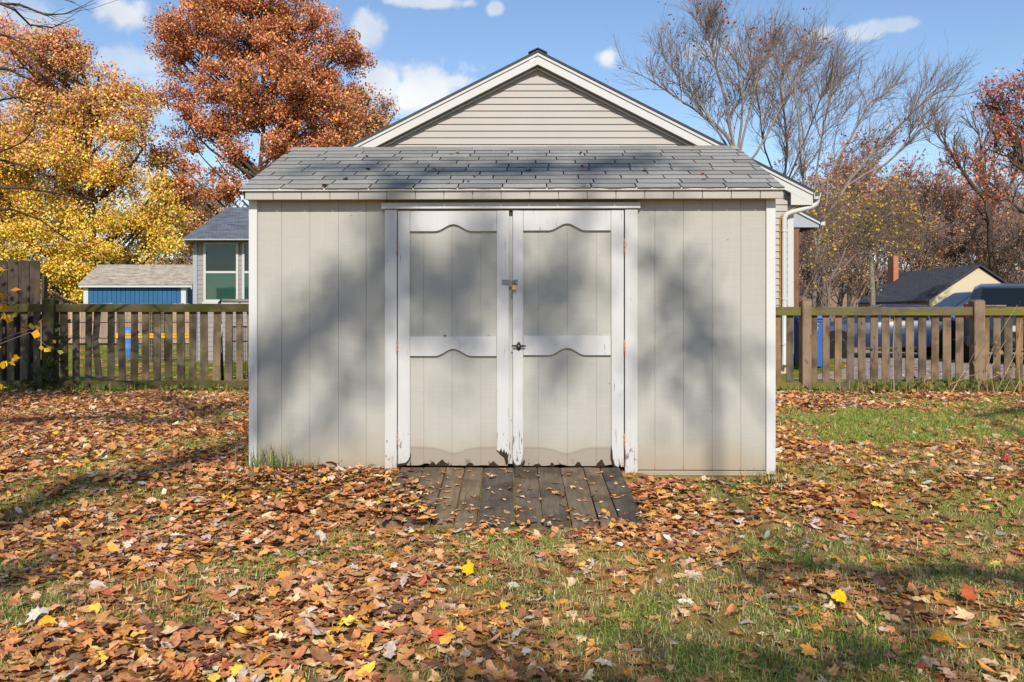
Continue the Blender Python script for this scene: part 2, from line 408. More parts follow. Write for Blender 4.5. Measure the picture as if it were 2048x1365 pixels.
def m_ground():
    m, nt, b = new_mat('soil_and_turf', 0.95, 0.05); p = pos(nt)
    s = nd(nt, 'ShaderNodeSeparateXYZ', {0: p})
    n1 = noise(nt, p, 2.0, 6.0, 0.65); n2 = noise(nt, p, 90.0, 5.0, 0.8); n3 = noise(nt, p, 0.6, 4.0)
    soil = mixc(nt, sstep(nt, n2, 0.32, 0.68), lin(84, 62, 40), lin(160, 126, 84))
    turf = mixc(nt, sstep(nt, n2, 0.32, 0.68), lin(92, 92, 40), lin(166, 154, 88))
    c = mixc(nt, sstep(nt, n1, 0.34, 0.50), soil, turf)
    vo = nd(nt, 'ShaderNodeTexVoronoi', {'Vector': scaled(nt, p, (1, 1, 0.1)), 'Scale': 17.0, 'Randomness': 1.0})
    leafc = ramp(nt, nd(nt, 'ShaderNodeSeparateColor', {0: vo.outputs['Color']}).outputs[0], (0.0, lin(104, 68, 40)), (0.45, lin(176, 116, 64)), (0.8, lin(206, 150, 92)), (1.0, lin(186, 160, 124)))
    cov = sstep(nt, noise(nt, p, 1.1, 5.0, 0.6), 0.40, 0.55)
    c = mixc(nt, mth(nt, 'MULTIPLY', cov, 0.85), c, leafc)
    # the lawn beyond the fence
    lawn = mixc(nt, n2, lin(58, 84, 24), lin(128, 142, 56))
    lawn = mixc(nt, mth(nt, 'MULTIPLY', sstep(nt, noise(nt, p, 0.8, 5.0), 0.5, 0.62), 0.8), lawn, leafc)
    c = mixc(nt, sstep(nt, s.outputs[1], 11.9, 12.6), c, lawn)
    nt.links.new(c, b.inputs['Base Color']); bump(nt, b, n2, 0.7, 0.02)
    return m
xs = np.concatenate([[-400, -200, -90, -45, -25, -15, -11], np.linspace(-9, 9, 151), [11, 15, 25, 45, 90, 200, 400]])
ys = np.concatenate([[-300, -120, -50, -25, -12, -6, -2], np.linspace(0.5, 13.5, 109), [15, 18, 24, 35, 60, 110, 220, 600]])
GX, GY = np.meshgrid(xs, ys); GZ = gz(GX, GY)
nx, ny = len(xs), len(ys)
ii = (np.arange(ny-1)[:, None]*nx+np.arange(nx-1)[None, :]).ravel()
ground = link('ground', np_mesh('ground', np.stack([GX, GY, GZ], -1).reshape(-1, 3), np.stack([ii, ii+1, ii+nx+1, ii+nx], 1), smooth=True), m_ground())
tag(ground, 'leaf strewn back yard ground around the shed', None, None, 'structure')
gm = m_plain('gravel', lin(150, 140, 134), 0.95, 0.30, 30.0, spec=0.1, bmp=0.8)
drive = link('gravel_driveway', np_mesh('gravel_driveway', [(4.6, 13.9, .012), (30, 13.6, .012), (30, 26, .012), (8.6, 26, .012), (7.2, 17.6, .012), (5.4, 15.0, .012)], [[0, 1, 2, 3, 4, 5]]), gm)
tag(drive, 'grey gravel driveway behind the right fence', None, None, 'structure')

# ------------------------------------------------------------------ the shed
SROT = -R(1.1)
shed = thing('garden_shed', 'grey garden shed with white trimmed double doors and shingle roof', 'shed', (-0.012, 5.87, 0), SROT)
SS = 288.0
def sx(px): return (px-1024)/SS
def sz(py): return CAMZ-(py-627)/SS
SIDING = lin(168, 165, 155)
M_sid = m_siding('painted_siding', SIDING, shed); M_dsid = m_siding('painted_door_panel', SIDING, shed, True)
M_trim = m_trim('white_trim_paint', lin(190, 188, 184), 0.9); M_trim2 = m_trim('clean_white_trim', lin(198, 197, 192), 0.3)
M_fas = m_siding('painted_fascia', lin(168, 164, 153))
M_dark = m_plain('shade_black', (0.012, 0.011, 0.010), 0.9, 0.1)  # near-black paint standing in for shade behind doors, under porch, in wheel arches
M_rot = m_plain('rotten_wood', lin(58, 46, 36), 0.95, 0.4, 40, spec=0.05, bmp=0.8)
M_roof = m_shingle('grey_shingle', lin(164, 161, 153)); M_metal = m_plain('galvanised_steel', lin(120, 126, 124), 0.35, 0.25, 60, metal=0.85)
M_rust = m_plain('rusty_hinge', lin(176, 120, 84), 0.75, 0.55, 90, metal=0.1); M_black = m_plain('black_plastic', lin(30, 32, 38), 0.4, 0.1, 20)
M_brass = m_plain('worn_brass', lin(206, 164, 120), 0.4, 0.3, 60, metal=0.6)
T = 0.019
bx0, bx1 = sx(499), sx(1551); bz0 = 0.018; bz1 = sz(386); dep = 2.40
# carcass behind the boards
gp = [(sx(772), bz0+.02), (sx(772), bz1), (bx0+.02, bz1), (bx0+.02, bz0+.02)]
prism('wall', gp, 0.0185, 0.055, M_sid, shed)
prism('wall', [(bx1-.02, bz0+.02), (bx1-.02, bz1), (sx(1278), bz1), (sx(1278), bz0+.02)], 0.0185, 0.055, M_sid, shed)
prism('wall', [(sx(772)+.002, sz(421)), (sx(772)+.002, bz1), (sx(1278)-.002, bz1), (sx(1278)-.002, sz(421))], 0.028, 0.055, M_sid, shed)
RY, RZ, EY, EZ, RXL, RXR = 1.196, 2.478, -0.105, 1.945, -1.862, 1.866
for x0, x1 in ((bx0+.004, bx0+.018), (bx1-.018, bx1-.004)):
    prism_x('side_wall', [(0.0, bz0), (dep, bz0), (dep, bz1-.02), (RY, RZ-.06), (0.0, bz1-.02)], x0, x1, M_sid, shed)
box('back_wall', bx0+.02, bx1-.02, dep-.02, dep, bz0, bz1, M_sid, shed)
box('floor', bx0+.03, bx1-.03, 0.07, dep-.03, 0.025, 0.05, M_rot, shed)
box('skid', bx0+.05, bx1-.05, 0.10, 0.19, -0.03, 0.022, M_rot, shed); box('skid', bx0+.05, bx1-.05, 2.1, 2.19, -0.03, 0.022, M_rot, shed)
# siding boards between the grooves
def boards(edges, z0, z1, y0, y1, mat, par, name='siding_board', jag=None, gap=.0010):
    for a, b_ in zip(edges[:-1], edges[1:]):
        x0, x1 = sx(a)+gap, sx(b_)-gap
        if jag is None: o = prism(name, [(x0, z0), (x1, z0), (x1, z1), (x0, z1)], y0, y1, mat, par)
        else:
            n = 9; pts = []
            for i in range(n+1):
                xx = x0+(x1-x0)*i/n; pts.append((xx, z0+jag(xx)))
            o = prism(name, pts+[(x1, z1), (x0, z1)], y0, y1, mat, par)
        bevel(o, 0.0015)
boards([514, 563, 620, 678, 734, 773], bz0+.004, bz1, 0.014, 0.031, M_sid, shed)
boards([1277, 1313, 1370, 1427, 1484, 1534], sz(940), bz1, 0.014, 0.031, M_sid, shed)
box('sill_board', sx(1279), sx(1534), 0.004, 0.028, sz(951), sz(941.5), M_fas, shed, 0.003)
# corner trim
for x0, x1, zb in ((sx(498), sx(515), sz(941)), (sx(1533), sx(1551.5), sz(947))):
    box('corner_trim', x0, x1, -0.008, 0.030, zb, bz1-.001, M_trim2, shed, 0.003)
    xs0 = x0-.0015 if x0 < 0 else x1-.018
    box('corner_trim', xs0-.0, xs0+.0195, 0.0305, 0.10, zb, bz1-.10, M_trim2, shed, 0.003)
# eave: fascia strip in sections, white drip board, soffit
fe = list(np.arange(489.5, 1560, 57.4))+[1568]
for a, b_ in zip(fe[:-1], fe[1:]):
    bevel(prism('fascia_board', [(sx(a)*.984+.0018, sz(402)), (sx(b_)*.984-.0018, sz(402)), (sx(b_)*.984-.0018, sz(383.5)+.004), (sx(a)*.984+.0018, sz(383.5)+.004)], -0.088, -0.070, M_fas, shed), 0.0025)
box('fascia_backing', sx(490)*.984, sx(1567)*.984, -0.071, -0.060, sz(401), sz(384), M_fas, shed)
box('soffit', sx(492)*.984, sx(1566)*.984, -0.060, 0.013, sz(392), sz(388), M_sid, shed)
box('drip_board', RXL+.004, RXR-.004, -0.106, -0.0885, sz(385.5), sz(379.5)-.003, M_trim2, shed, 0.002)
# roof deck and shingles
sl = Vector((0, RY-EY, RZ-EZ)); SL = sl.length; sd = sl.normalized(); sn = Vector((0, -sd.z, sd.y))
tilt = math.atan2(sl.z, sl.y)
deck = link('roof_deck', None, None, shed)
bpy.data.objects.remove(deck)
ee = Vector((0, EY, EZ))
prism_x('roof_deck', [(EY+.05, EZ+.004), (RY, RZ-.018), (RY*2+.11, EZ-.03), (RY*2+.11, EZ-.05), (RY, RZ-.05), (EY+.05, EZ-.022)], RXL+.012, RXR-.012, M_rot, shed)
prism_x('rear_roof', [(RY, RZ+.004), (RY*2+.13, EZ-.008), (RY*2+.13, EZ-.026), (RY, RZ-.0165)], RXL, RXR, M_roof, shed)
for xx in (RXL+.002, RXR-.022):
    prism_x('rake_board', [(EY+.035, EZ-.024), (RY, RZ-.051), (RY*2+.1, EZ-.046), (RY*2+.1, EZ-.11), (RY, RZ-.125), (EY+.035, EZ-.062)], xx, xx+.020, M_trim2, shed)
NC = 11; ex = SL/NC
def shingle_mesh(seed):
    r = random.Random(seed); bm = bmesh.new(); w = 0.5; h = ex+.025; th = .0055
    n = 5; lo = [(-w+2*w*i/n, r.uniform(-.0035, .0035)) for i in range(n+1)]
    top = [(-w, h), (w, h)]
    f0 = [bm.verts.new((x, y, th+.004*(1-max(0, y)/h))) for x, y in lo]+[bm.verts.new((top[1][0], h, .004)), bm.verts.new((top[0][0], h, .004))]
    f1 = [bm.verts.new((v.co.x, v.co.y, v.co.z-th)) for v in f0]
    bm.faces.new(f0); bm.faces.new(f1[::-1])
    for i in range(len(f0)):
        j = (i+1) % len(f0); bm.faces.new((f0[j], f0[i], f1[i], f1[j]))
    me = bm_mesh('shingle', bm); me.materials.append(M_roof); me.materials.append(M_butt)
    for p in me.polygons:
        if abs(p.normal.z) < .5: p.material_index = 1
    return me
M_butt = m_plain('asphalt_edge', (0.05, 0.048, 0.045), 0.95, 0.3, 30)
SHM = [shingle_mesh(i) for i in range(6)]
tabw = 0.305
for k in range(NC):
    x = RXL - random.uniform(0, 1)*0 - (tabw*0.5 if k % 2 else 0) + random.uniform(-.03, .03) - 0.05*((k*3) % 4)
    while x < RXR:
        a, b_ = max(x, RXL), min(x+tabw, RXR); x += tabw
        if b_-a < 0.03: continue
        o = bpy.data.objects.new('shingle', random.choice(SHM)); C.objects.link(o); o.parent = shed
        q = ee + sd*(k*ex-.004) + sn*(0.0035+random.uniform(0, .0012))
        o.location = ((a+b_)/2, q.y, q.z); o.rotation_euler = (tilt, 0, random.uniform(-.004, .004)); o.scale = (b_-a-.009, 1, 1)
x = RXL; k = 0
while x < RXR-.05:       # ridge caps
    b_ = min(x+0.305, RXR); bm = bmesh.new(); h = .011
    w = .115
    for s_ in (-1, 1):
        pass
    pr = [(RY-w, RZ-w*sd.z/sd.y+.010), (RY, RZ+.016), (RY+w, RZ-w*sd.z/sd.y+.010), (RY+w, RZ-w*sd.z/sd.y+.004), (RY, RZ+.010), (RY-w, RZ-w*sd.z/sd.y+.004)]
    o = prism_x('ridge_cap', [(y, z+.003*(k % 2)) for y, z in pr], x+.004, b_-.003, M_roof, shed); x = b_; k += 1
# doors
box('door_header', sx(766), sx(1283), -0.028, 0.0125, sz(418.5), sz(406), M_trim, shed, 0.003)
box('door_jamb', sx(772.5), sx(797), -0.013, 0.0275, sz(943), sz(419.5), M_trim, shed, 0.003)
box('door_jamb', sx(1252.5), sx(1278), -0.013, 0.0275, sz(945.5), sz(419.5), M_trim, shed, 0.003)
box('recess_shade_sheet', sx(798), sx(1251.5), 0.045, 0.052, 0.05, sz(421), M_dark, shed)  # flat sheet, darkness behind the doors put into its colour
def scallop(x0, x1, ztop, zflat, zpk, inv=False):
    xm = (x0+x1)/2; hw = .135; pts = [(x0, ztop), (x1, ztop), (x1, zflat)]
    n = 20
    for i in range(n+1):
        t = 1-2*i/n; xx = xm+hw*t; pts.append((xx, zflat+(zpk-zflat)*(0.5+0.5*math.cos(math.pi*t))**1.15))
    pts.append((x0, zflat)); return pts
def jagged(x0, x1, z0, amp, n, seed):
    r = random.Random(seed); return [(x0+(x1-x0)*i/n, z0+r.uniform(-amp, amp)) for i in range(n+1)]
rj = VNoise(11)
def rotfn(x):
    v = float(rj(x*17+50, 3.3)); return max(0.0, (v-0.62))*0.045
doors = []
for (dx0, s1, s2, dx1, cols, lab) in ((798.5, 823, 997, 1021.5, [801, 850, 907, 965, 1019], 'left shed door with padlocked hasp plate'),
                                     (1029, 1050, 1225, 1250.5, [1031, 1081, 1138.5, 1196, 1248], 'right shed door with black twist handle')):
    left = dx0 < 900
    dr = bpy.data.objects.new('door', None); C.objects.link(dr); dr.parent = shed; dr.empty_display_size = .1; dr['label'] = lab; doors.append(dr)
    boards(cols, sz(933), sz(423), 0.014, 0.028, M_dsid, dr, 'panel_board', rotfn, .0004)
    box('panel_backing', sx(cols[0])+.006, sx(cols[-1])-.006, 0.0185, 0.036, sz(926), sz(424), M_dsid, dr)
    yf0, yf1 = -0.008, 0.0135
    # stiles, with their rotten feet
    if left:
        prism('stile', [(sx(dx0), sz(421.5)), (sx(s1), sz(421.5)), (sx(s1), sz(915)), (sx(s1)-.012, sz(922)), (sx(s1)-.03, sz(927)), (sx(dx0)+.01, sz(929)), (sx(dx0), sz(930))], yf0, yf1, M_trim, dr, 0.003)
        ft = [(sx(dx1), sz(905)), (sx(dx1)-.008, sz(911)), (sx(dx1)-.018, sz(903)), (sx(dx1)-.026, sz(908)), (sx(dx1)-.034, sz(898)), (sx(dx1)-.045, sz(906)), (sx(dx1)-.055, sz(897)), (sx(dx1)-.066, sz(904)), (sx(s2), sz(900))]
        prism('stile', [(sx(s2), sz(421.5)), (sx(dx1), sz(421.5))]+ft, yf0, yf1, M_trim, dr, 0.002)
        prism('rotten_foot', [(sx(s2)+.006, sz(900)), (sx(s2)+.03, sz(899)), (sx(dx1)-.012, sz(906)), (sx(dx1)-.004, sz(926)), (sx(dx1)-.02, sz(930)), (sx(dx1)-.034, sz(915)), (sx(s2)+.02, sz(908))], 0.002, 0.0138, M_rot, dr)
        prism('rotten_foot', [(sx(s1)+.004, sz(908)), (sx(s1)+.004, sz(917)), (sx(s1)-.03, sz(931)), (sx(dx0)+.006, sz(934)), (sx(dx0)+.006, sz(930)), (sx(s1)-.034, sz(926)), (sx(s1)-.008, sz(918))], 0.0, 0.0136, M_rot, dr)
    else:
        prism('stile', [(sx(dx0), sz(420.5)), (sx(s1), sz(420.5)), (sx(s1), sz(905)), (sx(s1)-.006, sz(918)), (sx(s1)-.02, sz(930)), (sx(dx0)+.025, sz(932)), (sx(dx0)+.008, sz(925)), (sx(dx0), sz(917))], yf0, yf1, M_trim, dr, 0.003)
        prism('stile', [(sx(s2), sz(420.5)), (sx(dx1), sz(420.5)), (sx(dx1), sz(934)), (sx(dx1)-.02, sz(934)), (sx(dx1)-.028, sz(925)), (sx(dx1)-.036, sz(935)), (sx(s2)+.028, sz(931)), (sx(s2)+.012, sz(917)), (sx(s2)+.003, sz(890))], yf0, yf1, M_trim, dr, 0.003)
        prism('rotten_foot', [(sx(s2)+.001, sz(893)), (sx(s2)+.010, sz(917)), (sx(s2)+.026, sz(932)), (sx(dx1)-.03, sz(936)), (sx(dx1)-.03, sz(939)), (sx(s2)+.018, sz(936)), (sx(s2)-.002, sz(915))], 0.0, 0.0136, M_rot, dr)
        prism('rotten_foot', [(sx(dx0)+.001, sz(921)), (sx(dx0)+.02, sz(933)), (sx(s1)-.016, sz(933)), (sx(s1)+.006, sz(920)), (sx(s1)+.012, sz(924)), (sx(s1)-.01, sz(937)), (sx(dx0)+.016, sz(937)), (sx(dx0)-.004, sz(927))], 0.001, 0.0136, M_rot, dr)
    dy = 0 if left else -1
    prism('top_rail', scallop(sx(s1)+.0012, sx(s2)-.0012, sz(422+dy), sz(463+dy), sz(449+dy)), yf0+.0012, yf1, M_trim, dr, 0.002)
    prism('middle_rail', scallop(sx(s1)+.0012, sx(s2)-.0012, sz(673.5+dy*2), sz(713+dy*2), sz(698.5+dy*2)), yf0+.0012, yf1, M_trim, dr, 0.002)
    # blistered rot at the foot of the panel
    r = random.Random(5 if left else 6)
    for xx, w, h in (((868, 16, 7), (888, 26, 12), (943, 16, 9), (990, 20, 11)) if left else ((1108, 9, 10), (1160, 14, 10), (1205, 18, 15), (1078, 16, 6))):
        pts = [(sx(xx-w/2), sz(933.5))]
        for i in range(7): t = i/6; pts.append((sx(xx-w/2+w*t), sz(933-h*math.sin(math.pi*min(.96, max(.04, t)))*r.uniform(.6, 1.1))))
        pts.append((sx(xx+w/2), sz(933.5))); prism('rotten_patch', pts, 0.006, 0.0139, M_rot, dr)
    # hinges on the outer side
    hx = sx(797.6) if left else sx(1251.6)
    for y0, y1 in ((479, 510), (680, 709), (866, 897)):
        hg = lathe('hinge', [(.0045, sz(y1)), (.0045, sz(y0))], 8, M_rust, dr, loc=(hx, -0.013, 0))
        for kk in range(1, 4):
            zz = sz(y1)+(sz(y0)-sz(y1))*kk/4
            o = lathe('knuckle', [(.0058, zz-.004), (.0058, zz+.004)], 8, M_rust, hg)
box('door_stop', sx(1016), sx(1035), 0.0385, 0.0445, sz(930), sz(423), M_trim, shed)
# hasp and handle
hp = box('hasp', sx(1007), sx(1022.5), -0.0125, -0.0085, sz(570.5), sz(560), M_metal, doors[0], 0.0012)
for a, b_ in ((1009, 561.5), (1009, 569), (1019, 561.5), (1019, 569)): lathe('screw', [(.0024, -.0145), (.0018, -.0155)], 8, M_metal, hp, 'y', (sx(a), 0, sz(b_)))
box('strap', sx(1011), sx(1033), -0.0165, -0.0130, sz(567.5), sz(562.5), M_metal, hp, 0.001)
st = box('staple_plate', sx(1029.5), sx(1039), -0.0125, -0.0085, sz(570.5), sz(560), M_metal, doors[1], 0.0012)
tube('staple', [(sx(1033), -.012, sz(562)), (sx(1033), -.028, sz(562)), (sx(1033), -.031, sz(565)), (sx(1033), -.028, sz(568)), (sx(1033), -.012, sz(568))], .0022, M_metal, st, sides=8)
hd = lathe('handle_rose', [(.022, -.0085), (.022, -.012), (.016, -.018)], 18, M_black, doors[1], 'y', (sx(1041), 0, sz(693)))
hd.scale = (0.72, 1, 1.35)
bm = bmesh.new(); n = 12; rings = []
for i in range(n+1):
    t = -1+2*i/n; rr = .0085-.0035*abs(t)**1.5 if abs(t) > .01 else .0095
    rings.append([bm.verts.new((sx(1041)+.049*t, -.036+math.cos(q)*rr*.8+.004*t*t, sz(692)+math.sin(q)*rr)) for q in np.arange(10)*2*math.pi/10])
for i in range(n):
    for q in range(10):
        f = bm.faces.new((rings[i][q], rings[i][(q+1) % 10], rings[i+1][(q+1) % 10], rings[i+1][q])); f.smooth = True
bm.faces.new(rings[0]); bm.faces.new(rings[-1])
tg = link('twist_handle', bm_mesh('twist_handle', bm), M_black, doors[1])
lathe('lock_barrel', [(.009, -.018), (.009, -.046), (.006, -.048)], 14, M_metal, doors[1], 'y', (sx(1041), 0, sz(692.3)))
# padlock: hangs on the staple, a thing of its own
pw = shed.matrix_basis @ Vector((sx(1031.5), -0.026, sz(566)))
pad = thing('padlock', 'small brass padlock hanging on the steel hasp between the shed doors', 'padlock', pw, SROT)
b_ = box('lock_body', -.015, .015, -.011, .005, -.052, -.016, M_brass, pad, 0.003)
box('base_band', -.0155, .0155, -.0115, .0055, -.055, -.0505, M_metal, pad, 0.001)
tube('shackle', [(-.009, -.003, -.018), (-.009, -.003, -.002), (-.006, -.003, .007), (0, -.003, .010), (.006, -.003, .007), (.009, -.003, -.002), (.009, -.003, -.018)], .0026, M_metal, pad, sides=8)

# ------------------------------------------------------------------ ramp
M_ramp = m_wood('dark_wet_plank', lin(54, 42, 32), lin(150, 132, 112), 0.12, lin(74, 70, 44), 'y', 0.45)
rampt = thing('wooden_ramp', 'dark weathered plank ramp leading up to the shed doors', 'ramp', (0, 0, 0))
Yt, Zt, Yb, Zb = 5.845, 0.034, 4.92, -0.118
xe = [802, 848, 893, 930, 967, 1028, 1074, 1120, 1166, 1200, 1240]
for i, (a, b2) in enumerate(zip(xe[:-1], xe[1:])):
    x0, x1 = (a-1024)/F*Yt+.0018, (b2-1024)/F*Yt-.0018
    r = random.Random(i); e = r.uniform(-.03, .02); bm = bmesh.new(); lo = []
    sk = 0.03*(i-4.5)/5
    for (x, y, z) in ((x0, Yt, Zt), (x1, Yt, Zt), (x1+sk, Yb+e, Zb), (x0+sk, Yb+e, Zb)):
        lo.append((x, y, z+r.uniform(-.003, .003)))
    v = [bm.verts.new(p) for p in lo]+[bm.verts.new((p[0], p[1], p[2]-.035)) for p in lo]
    for f in ((0, 1, 2, 3), (7, 6, 5, 4), (0, 4, 5, 1), (1, 5, 6, 2), (2, 6, 7, 3), (3, 7, 4, 0)): bm.faces.new([v[q] for q in f])
    bevel(link('plank', bm_mesh('plank', bm), M_ramp, rampt), .004)
for xx in (-0.70, -0.02, 0.66):
    prism_x('stringer', [(Yt-.02, Zt-.040), (Yb+.1, Zb-.024), (Yb+.1, Zb-.06), (Yt-.02, -.07)], xx, xx+.04, M_rot, rampt)

# ------------------------------------------------------------------ picket fences
FY = 11.82; FS = F/FY
def fx(px, y=FY): return (px-CX)/F*y
def fz(py, y=FY): return CAMZ+(HY-py)/F*y
M_pick = m_wood('weathered_picket', lin(92, 70, 54), lin(158, 134, 110), 0.25, lin(88, 84, 50), 'z', 0.6)
M_pick2 = m_wood('dark_old_picket', lin(84, 72, 58), lin(142, 126, 104), 0.40, lin(76, 74, 44), 'z', 0.6)  # older, darker and mossier wood
M_rail = m_wood('mossy_rail', lin(92, 82, 54), lin(140, 124, 86), 0.85, lin(104, 104, 40), 'x', 0.3)
M_rail2 = m_wood('dark_mossy_rail', lin(62, 56, 40), lin(104, 92, 66), 0.9, lin(66, 68, 28), 'x', 0.45)
M_post = m_wood('post_wood', lin(104, 84, 66), lin(170, 144, 118), 0.12, lin(100, 98, 60), 'z', 0.35)
def picket(par, px0, px1, py0, py1, mat, tilt=0.0, y=None):
    y = FY+.045 if y is None else y
    x0, x1 = fx(px0), fx(px1); z0, z1 = fz(py1), fz(py0)
    o = box('picket', -(x1-x0)/2, (x1-x0)/2, 0, .019, 0, z1-z0, mat, par, .003)
    o.location = ((x0+x1)/2+random.uniform(-.003, .003), y+random.uniform(0, .006), z0); o.rotation_euler = (0, tilt+random.uniform(-.009, .009), 0)
    return o
fr = thing('picket_fence', 'weathered brown picket fence with mossy rails right of the shed', 'fence', (0, 0, 0))
edges = [(1552, 1565), (1575, 1589), (1625, 1638), (1648, 1662), (1672, 1686), (1696, 1710.5), (1720, 1735), (1744, 1759.5), (1768, 1784), (1791.5, 1807.5),
         (1815.5, 1832), (1840.5, 1856.5), (1866, 1881), (1889.5, 1906), (1914, 1930), (1969, 1982), (1990, 2005), (2012, 2029), (2036, 2050), (2060, 2075), (2084, 2099), (2108, 2122)]
for e in edges: picket(fr, e[0], e[1], 614, 786, M_pick)
for a, b_ in ((1500, 1603), (1619, 1947), (1966, 2130)):
    bevel(box('rail', fx(a), fx(b_), FY, FY+.043, fz(631.5), fz(614.5), M_rail, fr), .004)
    bevel(box('rail', fx(a), fx(b_), FY, FY+.043, fz(779), fz(766), M_rail, fr), .004)
box('rail_cap', fx(1968), fx(2011), FY-.02, FY+.06, fz(613.6), fz(610.5), M_post, fr, .003)
for a, b_, t, bt, yy in ((1602, 1620, 603, 800, .07), (1945.5, 1967, 603, 781, .05), (2290, 2312, 603, 790, .05)):
    w = fx(b_)-fx(a); xx = (fx(a)+fx(b_))/2
    p = box('post', xx-w/2, xx+w/2, FY-yy, FY+.10, -0.25, fz(t), M_post, fr, .008)
    prism('post_cap', [(xx-w/2+.004, fz(t)+.001), (xx+w/2-.004, fz(t)+.001), (xx+w/2-.03, fz(t)+.022), (xx-w/2+.03, fz(t)+.022)], FY-yy+.005, FY+.095, M_post, p)
fl = thing('picket_fence', 'dark mossy picket fence with one broken picket left of the shed', 'fence', (0, 0, 0))
le = [(360, 410), (437, 480), (512, 552), (655, 697), (727, 770), (797, 840), (868, 912), (942, 988), (1012, 1058), (1090, 1140), (1163, 1207), (1235, 1282), (1308, 1355), (1385, 1430), (1458, 1500), (1532, 1576), (1606, 1650)]
for a, b_ in le: picket(fl, a/3.102, b_/3.102, 608, 786, M_pick2, random.uniform(-.015, .02))
for a in (-40, -14, 10, 36, 62): picket(fl, a, a+14, 608, 786, M_pick2)
# the broken picket: two pieces leaning against each other
bp1 = prism('broken_picket', [(fx(181), fz(682)), (fx(194), fz(676)), (fx(198.5), fz(618)), (fx(185), fz(618))], FY+.046, FY+.064, M_pick2, fl, .003)
prism('broken_picket', [(fx(177.5), fz(670)), (fx(190.5), fz(674)), (fx(202), fz(775)), (fx(188), fz(775))], FY+.066, FY+.084, M_pick2, fl, .003)
for a, b_ in ((-140, 90), (110, 600)):
    bevel(box('rail', fx(a), fx(b_), FY, FY+.043, fz(624.5), fz(608.5), M_rail2, fl), .004)
    bevel(box('rail', fx(a), fx(b_), FY, FY+.043, fz(777.5), fz(762), M_rail2, fl), .004)
for a, b_, t in ((89, 111.5, 601), (-270, -248, 601)):
    xx = (fx(a)+fx(b_))/2; w = fx(b_)-fx(a)
    p = box('post', xx-w/2, xx+w/2, FY-.06, FY+.10, -0.25, fz(t), M_rail2, fl, .008)
    prism('post_cap', [(xx-w/2+.004, fz(t)+.001), (xx+w/2-.004, fz(t)+.001), (xx+w/2-.03, fz(t)+.024), (xx-w/2+.03, fz(t)+.024)], FY-.055, FY+.095, M_rail2, p)
# tall board fence behind, left
M_tall = m_wood('old_grey_board', lin(52, 44, 38), lin(96, 84, 72), 0.05, lin(70, 70, 50), 'z', 0.5)
tf = thing('board_fence', 'tall dark dog eared board fence at the far left edge', 'fence', (0, 0, 0))
TY = 12.12
px = 80.5
while px > -190:
    w = random.uniform(21, 23); tp = fz(519+random.uniform(-1.5, 2.5), TY); x0, x1 = fx(px-w, TY), fx(px-.8, TY)
    prism('board', [(x0, -.05), (x1, -.05), (x1, tp-.03), (x1-.02, tp), (x0+.02, tp), (x0, tp-.03)], TY, TY+.018, M_tall, tf, .002); px -= w
box('end_post', fx(81, TY), fx(87, TY), TY+.02, TY+.11, -.2, fz(552, TY), M_tall, tf, .004)
for z in (.35, 1.0, 1.6): box('back_rail', fx(-190, TY), fx(80, TY), TY+.019, TY+.057, z, z+.085, M_tall, tf)

# ------------------------------------------------------------------ the house behind
HYY = 15.4; HS = F/HYY
def hx(px, y=HYY): return (px-CX)/F*y
def hz(py, y=HYY): return CAMZ+(HY-py)/F*y
M_vinyl = m_plain('tan_vinyl_siding', lin(160, 153, 144), 0.55, 0.05, 1.5); M_white = m_plain('white_aluminium', lin(188, 185, 179), 0.5, 0.04, 2.0)
M_hroof = m_shingle('charcoal_shingle', lin(78, 82, 90)); M_found = m_plain('painted_block', lin(190, 172, 148), 0.9, 0.12, 6, bmp=0.4)
M_soff = m_plain('soffit_grey', lin(120, 124, 128), 0.6, 0.06)
house = thing('house', 'tan vinyl sided house with white gable trim behind the shed', 'house', (0, 0, 0))
X0 = hx(1075); PZ = hz(113); SLP = .507; XR = hx(1586); XL = 2*X0-XR; HB = 27.0
XE = hx(1618); XEL = 2*X0-XE
def roofz(x): return PZ - abs(x-X0)*SLP
ZE = roofz(XR)-.21
prism('wall', [(XL, .40), (XR, .40), (XR, ZE), (X0, PZ-.21), (XL, ZE)], HYY, HB, M_vinyl, house)
box('foundation', XL+.02, XR-.02, HYY+.015, HB-.02, -.1, .3985, M_found, house)
pitch = 13.37/HS; z = .40; k = 0
ztop_w = PZ-.255
while z < ztop_w-.03:
    z1 = min(z+pitch, ztop_w-.005)
    def xr_at(zz): return min(XR-.11, X0+(ztop_w-zz)/SLP-.02)
    a0, a1 = xr_at(z), xr_at(z1)
    pts0 = [(2*X0-a0, z), (a0, z)]; bm = bmesh.new()
    lo_y, hi_y = HYY-.036, HYY-.010
    v = [bm.verts.new(p) for p in ((2*X0-a0, lo_y, z), (a0, lo_y, z), (a1, hi_y-.004, z1), (2*X0-a1, hi_y-.004, z1), (2*X0-a0, HYY-.002, z), (a0, HYY-.002, z), (a1, HYY-.002, z1), (2*X0-a1, HYY-.002, z1))]
    if a1-X0 > .02:
        for f in ((0, 1, 2, 3), (7, 6, 5, 4), (0, 4, 5, 1), (2, 6, 7, 3), (1, 5, 6, 2), (3, 7, 4, 0)): bm.faces.new([v[q] for q in f])
        link('siding_plank', bm_mesh('siding_plank', bm), M_vinyl, house)
    else: bm.free()
    z = z1; k += 1
